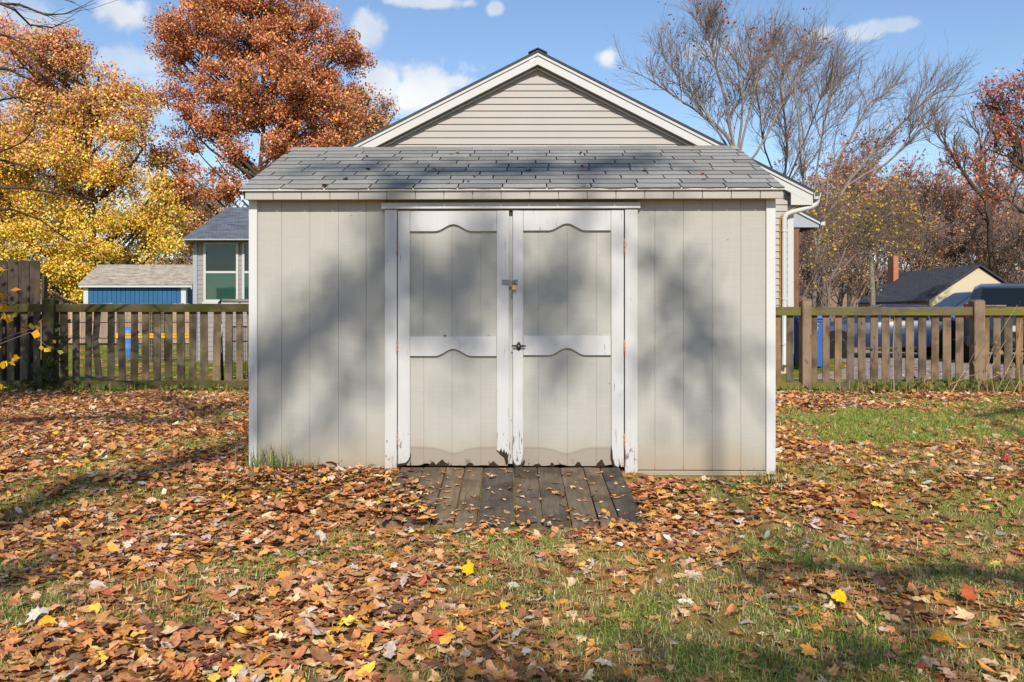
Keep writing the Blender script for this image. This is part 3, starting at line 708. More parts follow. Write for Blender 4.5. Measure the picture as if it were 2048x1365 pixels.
for s in (-1, 1):
    xa = X0; xb = XE if s > 0 else XEL
    # rake board, its upper trim and the thin inner moulding
    prism('rake_board', [(xa, PZ-.045), (xb, roofz(xb)-.045), (xb, roofz(xb)-.205), (xa, PZ-.205)], HYY-.20, HYY-.17, M_white, house)
    prism('rake_trim', [(xa, PZ-.003), (xb, roofz(xb)-.003), (xb, roofz(xb)-.048), (xa, PZ-.048)], HYY-.225, HYY-.1985, M_white, house)
    xm = X0+s*(abs(xb-X0)-.45)
    prism('rake_moulding', [(xa, PZ-.215), (xm, roofz(xm)-.215), (xm, roofz(xm)-.255), (xa, PZ-.255)], HYY-.060, HYY-.0375, M_white, house)
    prism('rake_soffit', [(xa, PZ-.192), (xb, roofz(xb)-.192), (xb, roofz(xb)-.204), (xa, PZ-.204)], HYY-.1695, HYY-.001, M_soff, house)
    # roof slab
    prism('roof', [(xa, PZ+.048), (xb+s*.03, roofz(xb+s*.03)+.048), (xb+s*.03, roofz(xb+s*.03)), (xa, PZ)], HYY-.235, HB+.3, M_hroof, house)
    # boxed eave return, eave soffit, fascia, gutter
    xw = XR if s > 0 else XL
    zr = hz(413)
    prism('eave_return', [(xw-s*.10, zr), (xb, zr), (xb, roofz(xb)-.207), (xw-s*.10, roofz(xw-s*.10)-.207)], HYY-.199, HYY-.171, M_white, house)
    box('eave_soffit', min(xw, xb), max(xw, xb), HYY-.1705, HB+.2, zr, zr+.012, M_soff, house)
    gx = xb+s*.012
    pr = [(0, 0), (s*.07, 0), (s*.115, .055), (s*.125, .12), (s*.112, .12), (s*.10, .06), (s*.065, .012), (s*.012, .012), (s*.012, .12), (0, .12)]
    gt = link('gutter', None, None, house); bpy.data.objects.remove(gt)
    prism('gutter', [(gx+a, zr+.10+b_) for a, b_ in pr], HYY-.24, HB+.2, M_white, house)
    cb = box('corner_board', (XR-.108) if s > 0 else XL-.004, (XR+.004) if s > 0 else XL+.108, HYY-.030, HYY+.11, .36, zr-.001, M_white, house, .003)
# ridge vent
prism('ridge_vent', [(X0-.17, PZ+.005), (X0-.17, PZ+.02), (X0, PZ+.10), (X0+.17, PZ+.02), (X0+.17, PZ-.005), (X0, PZ+.08)], HYY-.20, HB+.25, M_hroof, house)
M_patch = m_plain('fresh_white_caulk', (0.85, 0.85, 0.85), 0.5, 0.02)
prism('caulk_patch', [(hx(1056), hz(117)), (hx(1068), hz(115)), (hx(1069), hz(124)), (hx(1062), hz(133)), (hx(1057), hz(127))], HYY-.2035, HYY-.2005, M_patch, house)
# downspout
dsx = hx(1566)
def ds(pts): return [(hx(a), HYY-.09-yo, hz(b_)) for a, b_, yo in pts]
dp = tube('downspout', ds([(1629, 396, .05), (1629, 404, .05), (1626, 411, .05), (1618, 416, .045), (1600, 421, .03), (1580, 426, .015), (1570, 430, .005), (1566, 437, 0), (1565.5, 446, 0), (1565.5, 600, 0), (1565.5, 728, 0), (1564, 732, .03)]), .046, M_white, house, sides=12)
for py in (465, 600, 690): box('strap', dsx-.052, dsx+.052, HYY-.14, HYY-.026, hz(py), hz(py)+.03, M_white, dp)
M_cable = m_plain('orange_cable', lin(206, 140, 40), 0.6, 0.1)
tube('cable', ds([(1617, 396, .1), (1600, 408, .08), (1572, 425, .02), (1560, 432, -.02), (1559, 445, -.045), (1558.5, 600, -.045), (1558.5, 735, -.045)]), .009, M_cable, house, sides=6)
# left wing with windows
WY = 18.7
def wx(px, y=WY): return (px-CX)/F*y
def wz(py, y=WY): return CAMZ+(HY-py)/F*y
M_wsid = m_plain('grey_wing_siding', lin(142, 134, 130), 0.6, 0.08, 2.0)
wxl = wx(386.5); wxr = XL-.003
box('wing_wall', wxl+.005, wxr, WY, WY+5.2, -.05, wz(480), M_wsid, house)
wins = [(408, 478), (485, 555), (562, 632)]
z = 0.05; dz = 9.5/90
while z < wz(481)-.02:
    z1 = min(z+dz, wz(480)-.004)
    spans = [(wxl+.10, wxr-.002)]
    if z1 > wz(606)+.01:
        cuts = [wxl+.10]+[v for a, b_ in wins for v in (wx(a)-.0015, wx(b_)+.0015)]+[wxr-.002]
        spans = [(cuts[i], cuts[i+1]) for i in range(0, len(cuts), 2) if cuts[i+1]-cuts[i] > .02 and cuts[i] < wxr]
    for a, b_ in spans:
        b_ = min(b_, wxr-.002)
        if b_-a < .02: continue
        bm = bmesh.new(); v = [bm.verts.new(p) for p in ((a, WY-.022, z), (b_, WY-.022, z), (b_, WY-.012, z1), (a, WY-.012, z1), (a, WY-.001, z), (b_, WY-.001, z), (b_, WY-.001, z1), (a, WY-.001, z1))]
        for f in ((0, 1, 2, 3), (7, 6, 5, 4), (0, 4, 5, 1), (2, 6, 7, 3), (1, 5, 6, 2), (3, 7, 4, 0)): bm.faces.new([v[q] for q in f])
        link('siding_plank', bm_mesh('siding_plank', bm), M_wsid, house)
    z = z1
M_corner = m_plain('blue_grey_corner', lin(156, 158, 162), 0.5, 0.05)
box('corner_board', wxl, wxl+.095, WY-.03, WY+.10, 0, wz(480), M_corner, house, .003)
M_blind = m_plain('white_blind', lin(186, 196, 182), 0.6, 0.06, 3.0)
def m_pane():
    m, nt, b = new_mat('window_pane', 0.04, 0.8)
    tr = nd(nt, 'ShaderNodeBsdfTransparent', {'Color': (0.50, 0.62, 0.60, 1)}); gl = nd(nt, 'ShaderNodeBsdfGlossy', {'Roughness': 0.03, 'Color': (1, 1, 1, 1)})
    fr_ = nd(nt, 'ShaderNodeFresnel', {'IOR': 1.55}); mxs = nd(nt, 'ShaderNodeMixShader', {0: mth(nt, 'ADD', mth(nt, 'MULTIPLY', fr_.outputs[0], 0.8), 0.0), 1: tr.outputs[0], 2: gl.outputs[0]})
    nt.links.new(mxs.outputs[0], nt.nodes['Material Output'].inputs[0]); return m
M_pane = m_pane(); M_room = m_plain('room_shade_black', (0.008, 0.014, 0.014), 0.8, 0.1)  # room colour is near-black in place of an unlit interior
for a, b_ in wins:
    xa, xb = wx(a), min(wx(b_), wxr-.01); zt, zb, zm = wz(485), wz(605), wz(545)
    if xb-xa < .2: continue
    w = bpy.data.objects.new('window', None); C.objects.link(w); w.parent = house
    box('window_frame', xa, xa+.055, WY-.045, WY-.002, zb, zt, M_white, w, .003); box('window_frame', xb-.055, xb, WY-.045, WY-.002, zb, zt, M_white, w, .003)
    box('window_frame', xa+.0552, xb-.0552, WY-.044, WY-.002, zt-.05, zt, M_white, w, .003); box('window_frame', xa+.0552, xb-.0552, WY-.044, WY-.002, zb, zb+.06, M_white, w, .003)
    box('meeting_rail', xa+.0552, xb-.0552, WY-.040, WY-.006, zm-.025, zm+.025, M_white, w, .002)
    box('sill', xa-.02, xb+.02, WY-.07, WY-.023, zb-.035, zb-.001, M_white, w, .003)
    box('pane', xa+.0555, xb-.0555, WY-.022, WY-.018, zm+.0255, zt-.0505, M_pane, w); box('pane', xa+.0555, xb-.0555, WY-.030, WY-.026, zb+.0605, zm-.0255, M_pane, w)
    box('room_shade_sheet', xa+.0558, xb-.0558, WY-.006, WY-.0015, zb+.061, zt-.051, M_room, w)  # thin sheet close behind the panes, coloured as the room's shade
    n = 18; h = (zm-zb-.10)/n
    for i in range(n):
        zz = zb+.065+i*h
        prism_x('blind_slat', [(WY-.0085, zz), (WY-.0145, zz+h*.95), (WY-.0135, zz+h*.98), (WY-.0075, zz+.002)], xa+.057, xb-.057, M_blind, w)
wy0 = 18.4; wy1 = 21.2; ez = wz(475, wy0); rz_ = wz(415, wy1); sl_ = (rz_-ez)/(wy1-wy0); xg = wx(369, wy0)
M_wroof = m_far_roof('streaked_shingle_roof', lin(92, 96, 104))
prism_x('wing_roof', [(wy0-.06, ez-.02), (wy1, rz_), (wy1*2-wy0, ez), (wy1*2-wy0, ez-.05), (wy1, rz_-.05), (wy0-.06, ez-.07)], xg, XL+2.0, M_wroof, house)
box('wing_fascia', xg+.004, wxr+.02, wy0-.045, wy0-.02, wz(481.5, wy0), ez-.071, M_white, house, .003)
box('wing_gutter', xg-.005, wxr+.02, wy0-.14, wy0-.046, wz(481, wy0)+.015, ez-.075, M_white, house, .012)
box('wing_soffit', xg+.004, wxr+.02, wy0-.019, WY-.001, wz(481, wy0), wz(481, wy0)+.012, M_soff, house)
prism_x('wing_gable_trim', [(wy0-.04, ez-.10), (wy1, rz_-.06), (wy1*2-wy0, ez-.10), (wy1*2-wy0, ez-.22), (wy1, rz_-.20), (wy0-.04, ez-.20)], xg+.01, xg+.035, M_white, house)
prism_x('wing_gable_wall', [(WY+.01, wz(480)+.003), (wy1, rz_-.07), (WY+5.18, wz(480)+.003)], wxl+.01, wxl+.15, M_wsid, house)
# porch on the right side
PY = 19.2
def qx(px): return (px-CX)/F*PY
def qz(py): return CAMZ+(HY-py)/F*PY
pts = [(qx(1560), qz(403)), (qx(1599), qz(423)), (qx(1638), qz(443.5)), (qx(1638), qz(455)), (qx(1560), qz(455))]
prism('porch_gable', pts, PY, PY+.03, M_corner, house)
dzp = (pts[2][1]-pts[0][1]); s0 = dzp/(pts[2][0]-pts[0][0])
prism('porch_roof', [(pts[0][0], pts[0][1]+.004), (pts[2][0]+.05, pts[2][1]+.004+s0*.05), (pts[2][0]+.05, pts[2][1]+.045+s0*.05), (pts[0][0], pts[0][1]+.045)], PY-.06, PY+4.5, M_hroof, house)
prism('porch_rake', [(pts[0][0], pts[0][1]-.06), (pts[2][0]+.01, pts[2][1]-.06), (pts[2][0]+.01, pts[2][1]+.003), (pts[0][0], pts[0][1]+.003)], PY-.04, PY-.002, M_white, house)
box('porch_soffit', qx(1560), qx(1637), PY+.032, PY+4.4, qz(455), qz(455)+.02, M_dark, house)  # underside painted near-black in place of shade below the porch roof
box('porch_beam', qx(1560), qx(1601), PY+.05, PY+.20, qz(459), qz(455)-.002, M_soff, house)
box('porch_gutter', pts[2][0]+.02, pts[2][0]+.13, PY-.05, PY+4.4, qz(452), qz(445), M_white, house, .01)
M_cedar = m_wood('brown_post', lin(112, 70, 42), lin(176, 116, 76), 0, axis='z', dark=0.2)
box('porch_post', qx(1586), qx(1600), PY+.05, PY+.20, 0, qz(459)-.002, M_cedar, house, .006)
box('porch_floor', qx(1545), qx(1640), PY, PY+4.3, -.05, .16, M_found, house)
# ------------------------------------------------------------------ blue shed in the neighbouring yard
BY = 33.0
def ax(px, y=BY): return (px-CX)/F*y
def azz(py, y=BY): return CAMZ+(HY-py)/F*y
M_blue = m_plain('blue_painted_board', lin(40, 92, 130), 0.7, 0.14, 1.2); M_broof = m_far_roof('tan_grey_shingle', lin(150, 140, 126))
bs = thing('blue_shed', 'bright blue shed with white trim under the yellow maple', 'shed', (0, 0, 0))
x0, x1 = ax(167), ax(372); zt = azz(574)
box('wall', x0+.03, x1-.03, BY+.03, BY+3.0, -.05, zt, M_blue, bs)
n = 20; w = (x1-x0-.40)/n
for i in range(n): bevel(box('siding_board', x0+.20+w*i+.008, x0+.20+w*(i+1)-.008, BY, BY+.0285, 0, zt, M_blue, bs), .006)
for a, b_ in ((x0, x0+.19), (x1-.19, x1)): box('corner_trim', a, b_, BY-.02, BY+.15, -.03, zt, M_trim2, bs, .005)
box('fascia', x0-.10, x1+.30, BY-.19, BY-.15, azz(574)-.03, azz(569), M_trim2, bs, .005)
box('soffit', x0-.08, x1+.28, BY-.149, BY-.001, zt+.001, zt+.02, M_trim2, bs)
prism_x('roof', [(BY-.22, azz(569)+.004), (BY+1.45, azz(569)+.85), (BY+3.1, azz(569)+.004), (BY+3.1, azz(569)-.03), (BY+1.45, azz(569)+.80), (BY-.22, azz(569)-.03)], x0-.12, x1+.32, M_broof, bs)
prism_x('gable', [(BY+.02, zt+.021), (BY+1.45, azz(569)+.78), (BY+2.98, zt+.021)], x1-.10, x1-.03, M_blue, bs)
prism_x('gable', [(BY+.02, zt+.021), (BY+1.45, azz(569)+.78), (BY+2.98, zt+.021)], x0+.03, x0+.10, M_blue, bs)
prism_x('rake_board', [(BY-.2, azz(569)-.04), (BY+1.45, azz(569)+.79), (BY+3.08, azz(569)-.04), (BY+3.08, azz(569)-.2), (BY+1.45, azz(569)+.6), (BY-.2, azz(569)-.2)], x1+.27, x1+.30, M_trim2, bs)
# tan board fence in that yard
NY = 29.0
M_tan = m_wood('pinkish_new_board', lin(156, 122, 96), lin(192, 162, 136), 0, axis='z', dark=0.15)
nf = thing('board_fence', 'low tan board fence at the back of the neighbouring yard', 'fence', (0, 0, 0))
xx = -19.0
while xx < -9.2:
    w = random.uniform(.135, .15); box('board', xx, xx+w-.012, NY, NY+.02, .08, 1.42+random.uniform(-.015, .015), M_tan, nf); xx += w
for z in (.26, .80, 1.25): box('rail', -19, -9.2, NY-.045, NY-.001, z, z+.09, M_tan, nf)
for xp in (-18.5, -16.1, -13.7, -11.3, -9.3): box('post', xp-.05, xp+.05, NY-.145, NY-.046, -.1, 1.45, M_tan, nf, .01)
# garden enclosure: wire mesh on timber
GYY = 19.0
def g_x(px): return (px-CX)/F*GYY
def g_z(py): return CAMZ+(HY-py)/F*GYY
M_gold = m_wood('yellow_timber', lin(186, 140, 66), lin(222, 180, 108), 0, axis='x', dark=0.1)
gf = thing('wire_garden_fence', 'wire mesh garden fence with a yellow timber rail seen between pickets', 'fence', (0, 0, 0))
box('timber_rail', g_x(232), g_x(402), GYY-.02, GYY+.02, g_z(677), g_z(667), M_gold, gf, .004)
for p0 in (236, 300, 323, 391, 418): box('post', g_x(p0-4), g_x(p0+4), GYY+.021, GYY+.11, -.1, g_z(623), M_pick2, gf, .006)
M_wire = m_plain('galvanised_wire', lin(176, 172, 150), 0.4, 0.1, metal=0.6)
segs = []
for i in range(0, 38): x = g_x(240)+i*.052; segs.append(((x, GYY-.025, .08), (x, GYY-.025, g_z(624)), .0035, .0035))
for i in range(11): z = .08+i*(g_z(624)-.08)/10; segs.append(((g_x(238), GYY-.029, z), (g_x(418), GYY-.029, z), .0035, .0035))
link('wire_mesh', seg_mesh('wire_mesh', segs, 4), M_wire, gf)
# blue barrel
M_barrel = m_plain('blue_plastic', lin(56, 122, 196), 0.45, 0.12, 4)
bar = thing('plastic_barrel', 'light blue plastic barrel with domed lid in the neighbouring yard', 'barrel', ((258-CX)/F*20.5, 20.5, 0))
lathe('drum', [(.19, 0), (.215, .03), (.22, .25), (.228, .27), (.22, .29), (.22, .50), (.228, .52), (.22, .54), (.21, .60)], 24, M_barrel, bar)
lathe('lid', [(.235, .602), (.235, .64), (.20, .70), (.12, .75), (.03, .765)], 24, M_barrel, bar)
# black metal panel fence and the black and white pole
iy = 14.2
ir = thing('iron_fence_panel', 'black iron bar fence panel beside the grey house wing', 'fence', (0, 0, 0))
M_iron = m_plain('black_iron', (0.012, 0.012, 0.014), 0.5, 0.1)
def i_x(px): return (px-CX)/F*iy
for i, px in enumerate(np.arange(459, 560, 3.6)): tube('bar', [(i_x(px), iy, .02), (i_x(px), iy, CAMZ+(HY-652)/F*iy)], .006, M_iron, ir, sides=5)
for py in (654, 683, 755): box('rail', i_x(457), i_x(560), iy-.010, iy+.010, CAMZ+(HY-py)/F*iy-.012, CAMZ+(HY-py)/F*iy+.012, M_iron, ir)
box('end_post', i_x(452), i_x(456.8), iy-.02, iy+.02, -.1, CAMZ+(HY-648)/F*iy, M_iron, ir)
py_ = 12.9
def p_(px, py): return Vector(((px-CX)/F*py_, py_, CAMZ+(HY-py)/F*py_))
pl = thing('leaning_pole', 'black and white pole with a bent top and grey bar behind left fence', 'pole', p_(445, 768))
pl.location.z = gz(pl.location.x, 12.9)-.02
o_ = pl.location
pt = lambda a, b_: p_(a, b_)-o_
tube('shaft', [pt(445.5, 770), pt(442, 672)], .022, M_black, pl)
tube('sleeve', [pt(442, 674), pt(440.7, 649)], .030, M_white, pl)
tube('shaft', [pt(440.8, 650), pt(438.5, 612), pt(439, 606), pt(442, 602), pt(447, 601)], .022, M_black, pl)
M_bar = m_plain('grey_brown_bar', lin(122, 114, 108), 0.6, 0.1)
tube('cross_bar', [pt(445, 602), pt(520, 602.5)], .028, M_bar, pl)

# ------------------------------------------------------------------ wheeled bin by the porch
M_bin = m_plain('blue_bin_plastic', lin(50, 92, 160), 0.5, 0.08, 3)
bY = 16.6
def b_x(px): return (px-CX)/F*bY
def b_z(py): return CAMZ+(HY-py)/F*bY
rb = thing('wheeled_bin', 'tall blue wheeled bin standing beside the house corner', 'bin', ((1617-CX)/F*bY, bY, 0))
def frustum(name, w0, d0, w1, d1, z0, z1, mat, par, bv=.02):
    bm = bmesh.new(); v = [bm.verts.new(p) for p in ((-w0, -d0, z0), (w0, -d0, z0), (w0, d0, z0), (-w0, d0, z0), (-w1, -d1, z1), (w1, -d1, z1), (w1, d1, z1), (-w1, d1, z1))]
    for f in ((0, 3, 2, 1), (4, 5, 6, 7), (0, 1, 5, 4), (1, 2, 6, 5), (2, 3, 7, 6), (3, 0, 4, 7)): bm.faces.new([v[i] for i in f])
    return bevel(link(name, bm_mesh(name, bm), mat, par), bv, 2)
frustum('tub', .24, .26, .30, .33, .06, .98, M_bin, rb)
frustum('lid', .325, .36, .30, .34, .985, 1.07, M_bin, rb)
box('rim', -.315, .315, -.345, .345, .93, .965, M_bin, rb, .01)
for s in (-1, 1): lathe('wheel', [(.03, -.03), (.11, -.025), (.11, .025), (.03, .03)], 16, M_black, rb, 'x', (s*.27, .22, .11))
tube('handle', [(-.26, .37, .98), (-.26, .42, 1.0), (.26, .42, 1.0), (.26, .37, .98)], .014, M_bin, rb, sides=8)
for i, (wd, zz) in enumerate(((.05, .90), (.035, .86), (.05, .82), (.04, .78))): box('print', .02-wd, .02+wd, -.336, -.330, zz-.012, zz+.012, M_white, rb)
# ------------------------------------------------------------------ vehicles
M_tyre = m_plain('tyre_rubber', (0.012, 0.012, 0.013), 0.85, 0.2, 30); M_rim = m_plain('alloy_rim', lin(150, 152, 156), 0.35, 0.1, metal=0.8)
M_autoglass = m_glass('tinted_glass', (0.006, 0.007, 0.008), 0.12); M_red = m_plain('red_lens', (0.10, 0.008, 0.008), 0.2, 0.1); M_chrome = m_plain('chrome', lin(200, 204, 208), 0.15, 0.1, metal=1.0)
def car(name, label, cat, loc, rz, st, paint, wheels, wr, extras=None, win=(), ws=()):
    """stations (x, zbottom, zbelt, ztop, wbelt, wtop) lofted along x; x+ is forward"""
    t = thing(name, label, cat, loc, rz); bm = bmesh.new(); rings = []
    for (x, zb, zl, zt, wb, wt_) in st:
        half = [(wb*.90, zb), (wb, zb+.16), (wb*1.0, (zb+zl)/2+.05), (wb*.985, zl), (wt_+.03, max(zl+.005, zt-.06)), (wt_*.86, zt), (0, zt+.012)]
        ring = [bm.verts.new((x, -a, z)) for a, z in half]+[bm.verts.new((x, a, z)) for a, z in half[::-1][1:]]
        rings.append(ring)
    m = len(rings[0])
    for i in range(len(rings)-1):
        for k in range(m-1):
            f = bm.faces.new((rings[i][k], rings[i][k+1], rings[i+1][k+1], rings[i+1][k])); f.smooth = True
        f = bm.faces.new((rings[i][m-1], rings[i][0], rings[i+1][0], rings[i+1][m-1]))
    bm.faces.new(rings[0]); bm.faces.new(rings[-1])
    me = bm_mesh('body', bm); me.set_sharp_from_angle(angle=R(38)); link('body', me, paint, t)
    def gp_(i, s, f):
        x, zb, zl, zt, wb, wt_ = st[i]; z0, z1 = zl, max(zl+.005, zt-.06)
        return Vector((x, s*(wb*.985+(wt_+.03-wb*.985)*f+.006), z0+(z1-z0)*f))
    for (i, j) in win:
        for s in (-1, 1):
            a, b_, c, d = gp_(i, s, .10), gp_(j, s, .10), gp_(j, s, .90), gp_(i, s, .90)
            u = (b_-a)*.03; bm = bmesh.new(); vs = [bm.verts.new(p) for p in (a+u, b_-u, c-u, d+u)]; bm.faces.new(vs)
            r_ = bmesh.ops.extrude_face_region(bm, geom=list(bm.faces)); bmesh.ops.translate(bm, verts=[v for v in r_['geom'] if isinstance(v, bmesh.types.BMVert)], vec=(0, -s*.01, 0))
            link('side_window', bm_mesh('side_window', bm), M_autoglass, t)
    for nm, i, j in ws:       # sloped glass between stations i and j
        xi, zi, xj, zj = st[i][0], st[i][3], st[j][0], st[j][3]; wi, wj = st[i][5]*.80, st[j][5]*.80
        nrm = Vector((-(zj-zi), 0, (xj-xi))).normalized()
        if nrm.z < 0: nrm = -nrm
        a, b_, c, d = Vector((xi, -wi, zi)), Vector((xj, -wj, zj)), Vector((xj, wj, zj)), Vector((xi, wi, zi))
        e = (b_-a)*.07; bm = bmesh.new(); vs = [bm.verts.new(p+nrm*.024) for p in (a+e, b_-e, c-e, d+e)]; bm.faces.new(vs)
        r_ = bmesh.ops.extrude_face_region(bm, geom=list(bm.faces)); bmesh.ops.translate(bm, verts=[v for v in r_['geom'] if isinstance(v, bmesh.types.BMVert)], vec=-nrm*.016)
        link(nm, bm_mesh(nm, bm), M_autoglass, t)
    for x in wheels:
        for s in (-1, 1):
            y = s*(st[3][4]-.10)
            w_ = lathe('wheel', [(wr*.55, -.10), (wr*.93, -.105), (wr, -.07), (wr, .07), (wr*.93, .105), (wr*.55, .10)], 28, M_tyre, t, 'y', (x, y, wr))
            lathe('rim', [(.05, s*.095-.004), (wr*.56, s*.107-.004), (wr*.62, s*.106+.004), (.05, s*.085)], 20, M_rim, w_, 'y')
            lathe('wheel_arch', [(wr*1.14, -.09), (wr*1.14, .108)], 28, M_dark, t, 'y', (x, y, wr+.02))
    if extras: extras(t)
    return t
suv_st = [(-2.35, .45, .95, 1.05, .86, .74), (-2.30, .38, 1.02, 1.10, .93, .78), (-2.05, .36, 1.04, 1.66, .95, .70), (-1.75, .34, 1.04, 1.74, .96, .70), (-.2, .32, 1.04, 1.76, .97, .71), (.35, .32, 1.03, 1.70, .97, .70), (1.05, .32, 1.03, 1.09, .96, .78), (2.0, .33, .95, 1.00, .93, .74), (2.30, .40, .80, .84, .84, .66)]
M_nav = m_car('dark_suv_paint', (0.010, 0.014, 0.022)); M_navb = m_car('navy_sedan_paint', (0.012, 0.028, 0.075)); M_slate = m_car('slate_blue_paint', (0.035, 0.075, 0.13))
def suv_extra(t):
    for s in (-1, 1): box('tail_light', -2.335, -2.20, s*.84-.07, s*.84+.07, .98, 1.30, M_red, t, .02)
    box('bumper', -2.44, -2.26, -.88, .88, .42, .62, M_nav, t, .04); box('trim_strip', -2.345, -2.31, -.5, .5, .93, .965, M_chrome, t, .008)
    box('number_plate', -2.365, -2.352, -.15, .15, .72, .84, M_white, t)
    # row of little stick figures on the rear glass
    x, z = -2.197, 1.235
    for k in range(5):
        f = box('figure_sticker', -.002, .002, -.011, .011, 0, .055+.012*((k*2) % 3), M_white, t); f.location = (x-.030, -.10+k*.045, z); f.rotation_euler = (0, R(24), 0)
car('parked_suv', 'dark suv parked tail first with white figure stickers on rear glass', 'car', ((2026-CX)/F*17.6+2.35*math.sin(R(31)), 17.6+2.35*math.cos(R(31)), 0), R(59), suv_st, M_nav, (-1.45, 1.45), .36, suv_extra, ((2, 3), (3, 4), (4, 5)), (('rear_window', 1, 2), ('windscreen', 5, 6)))
bl_st = [(-2.40, .45, .95, 1.05, .84, .72), (-2.30, .36, 1.02, 1.60, .92, .70), (-1.2, .33, 1.03, 1.72, .95, .70), (.05, .32, 1.02, 1.70, .95, .69), (.95, .32, 1.0, 1.10, .95, .80), (1.7, .32, .94, 1.0, .93, .76), (2.15, .36, .84, .88, .86, .68), (2.35, .42, .7, .74, .78, .6)]
car('parked_van', 'slate blue van parked side on, only its windscreen showing left of the suv', 'car', ((1936-CX)/F*24.0, 24.0, 0), R(180), bl_st, M_slate, (-1.45, 1.45), .34, None, ((1, 2), (2, 3)), (('windscreen', 3, 4),))
se_st = [(-2.25, .42, .80, .84, .80, .66), (-2.0, .33, .88, .94, .86, .70), (-1.35, .30, .90, 1.0, .90, .74), (-.75, .29, .90, 1.30, .90, .62), (.15, .29, .89, 1.31, .90, .62), (1.0, .29, .86, .93, .90, .72), (1.9, .31, .74, .80, .86, .66), (2.2, .36, .62, .66, .78, .58)]
def sed_extra(t):
    for s in (-1, 1): box('tail_light', -2.26, -2.10, s*.62-.12, s*.62+.12, .68, .78, M_red, t, .02); box('headlight', 1.98, 2.19, s*.60-.14, s*.60+.14, .58, .68, M_chrome, t, .03)
car('parked_sedan', 'low navy blue sedan parked behind the right picket fence', 'car', ((1772-CX)/F*21.0, 21.0, 0), R(172), se_st, M_navb, (-1.35, 1.35), .32, sed_extra, ((2, 3), (3, 4), (4, 5)), (('windscreen', 4, 5), ('rear_window', 2, 3)))

# ------------------------------------------------------------------ far house, cream gable
CY = 62.0
def c_x(px, y=CY): return (px-CX)/F*y
def c_z(py, y=CY): return CAMZ+(HY-py)/F*y
M_cream = m_plain('cream_siding', lin(196, 178, 148), 0.7, 0.04, 1.0); M_pinkbrick = m_plain('pinkish_brick', lin(170, 128, 110), 0.9, 0.15, 6); M_chim = m_plain('red_brick', lin(176, 112, 86), 0.9, 0.2, 8)
M_froof = m_far_roof('dark_far_roof', lin(70, 70, 76))
fh = thing('far_house', 'distant house with cream gable, dark roof and brick chimney', 'house', (0, 0, 0))
xa, xm, xb = c_x(1855), c_x(1957), c_x(2059); ze, zp = c_z(600), c_z(532); CB = 74.0
prism('gable_wall', [(xa+.15, -1), (xb-.15, -1), (xb-.15, ze), (xm, zp-.12), (xa+.15, ze)], CY, CB, M_cream, fh)
box('side_wall', xa+.12, xa+.149, CY+.02, CB-.02, -1, ze, M_pinkbrick, fh)
for s, xe_ in ((-1, xa-.25), (1, xb+.25)):
    k = (zp-ze)/(xm-xa); z_e = zp-abs(xe_-xm)*k
    prism('roof', [(xm, zp+.10), (xe_, z_e+.10), (xe_, z_e), (xm, zp)], CY-.25, CB+.3, M_froof, fh)
for yy in (65.2, 70.5): box('side_window', xa+.085, xa+.119, yy, yy+1.0, .95, 1.95, M_autoglass, fh)
box('chimney', c_x(1787, 73), c_x(1797, 73), 73, 74.1, -1, c_z(512, 73), M_chim, fh)
fh2 = thing('far_house', 'grey roofed house just showing above the dark suv', 'house', (0, 0, 0))
prism_x('roof', [(55, 1.9), (59, 3.42), (63, 1.9), (63, 1.8), (59, 3.3), (55, 1.8)], 38.0, 49.0, M_hroof, fh2)
box('wall', 38.4, 48.6, 55.5, 62.5, -1, 2.0, M_vinyl, fh2)
for i in range(3): box('window', 40+i*3, 41.2+i*3, 55.46, 55.49, .2, 1.4, M_autoglass, fh2)

# ------------------------------------------------------------------ trees
M_leafy = m_leaf('autumn_foliage', trans=0.15); M_barkd = m_bark('dark_bark', lin(50, 40, 34), lin(98, 84, 72)); M_barkg = m_bark('grey_bark', lin(90, 82, 74), lin(160, 147, 131))
M_barkr = m_bark('reddish_twig_bark', lin(94, 79, 72), lin(148, 127, 114))
def leaf_cards(cen, size, col, rs, up=0.0):
    """pointed, folded little leaves; 4 verts and 2 faces each"""
    n = len(cen); w = rs.normal(size=(n, 3))+np.array(SUN)*.75; w /= np.linalg.norm(w, axis=1, keepdims=True)      # leaves tend to face the light
    r = rs.normal(size=(n, 3)); r[:, 2] -= up; u = np.cross(w, r); u /= np.linalg.norm(u, axis=1, keepdims=True); d = np.cross(u, w)
    s = size[:, None]; fold = rs.uniform(0.0, 0.35, (n, 1))
    v = np.stack([cen-d*s*.5, cen+u*s*.42+w*s*fold+d*s*.02, cen+d*s*.55, cen-u*s*.42+w*s*fold+d*s*.02], 1).reshape(-1, 3)
    b = np.arange(n)[:, None]*4
    f = np.concatenate([b+np.array([[0, 1, 2]]), b+np.array([[0, 2, 3]])], 0)
    return v, f, np.repeat(col, 4, axis=0)
def pal(rs, n, cols, wts, var=0.18):
    cols = np.array([lin(*c) for c in cols]); w = np.array(wts, float); w /= w.sum()
    c = cols[rs.choice(len(cols), n, p=w)]
    return np.clip(c*rs.normal(1, var, (n, 1)).clip(.4, 1.7)*rs.normal(1, .06, (n, 3)), 0.004, .95)
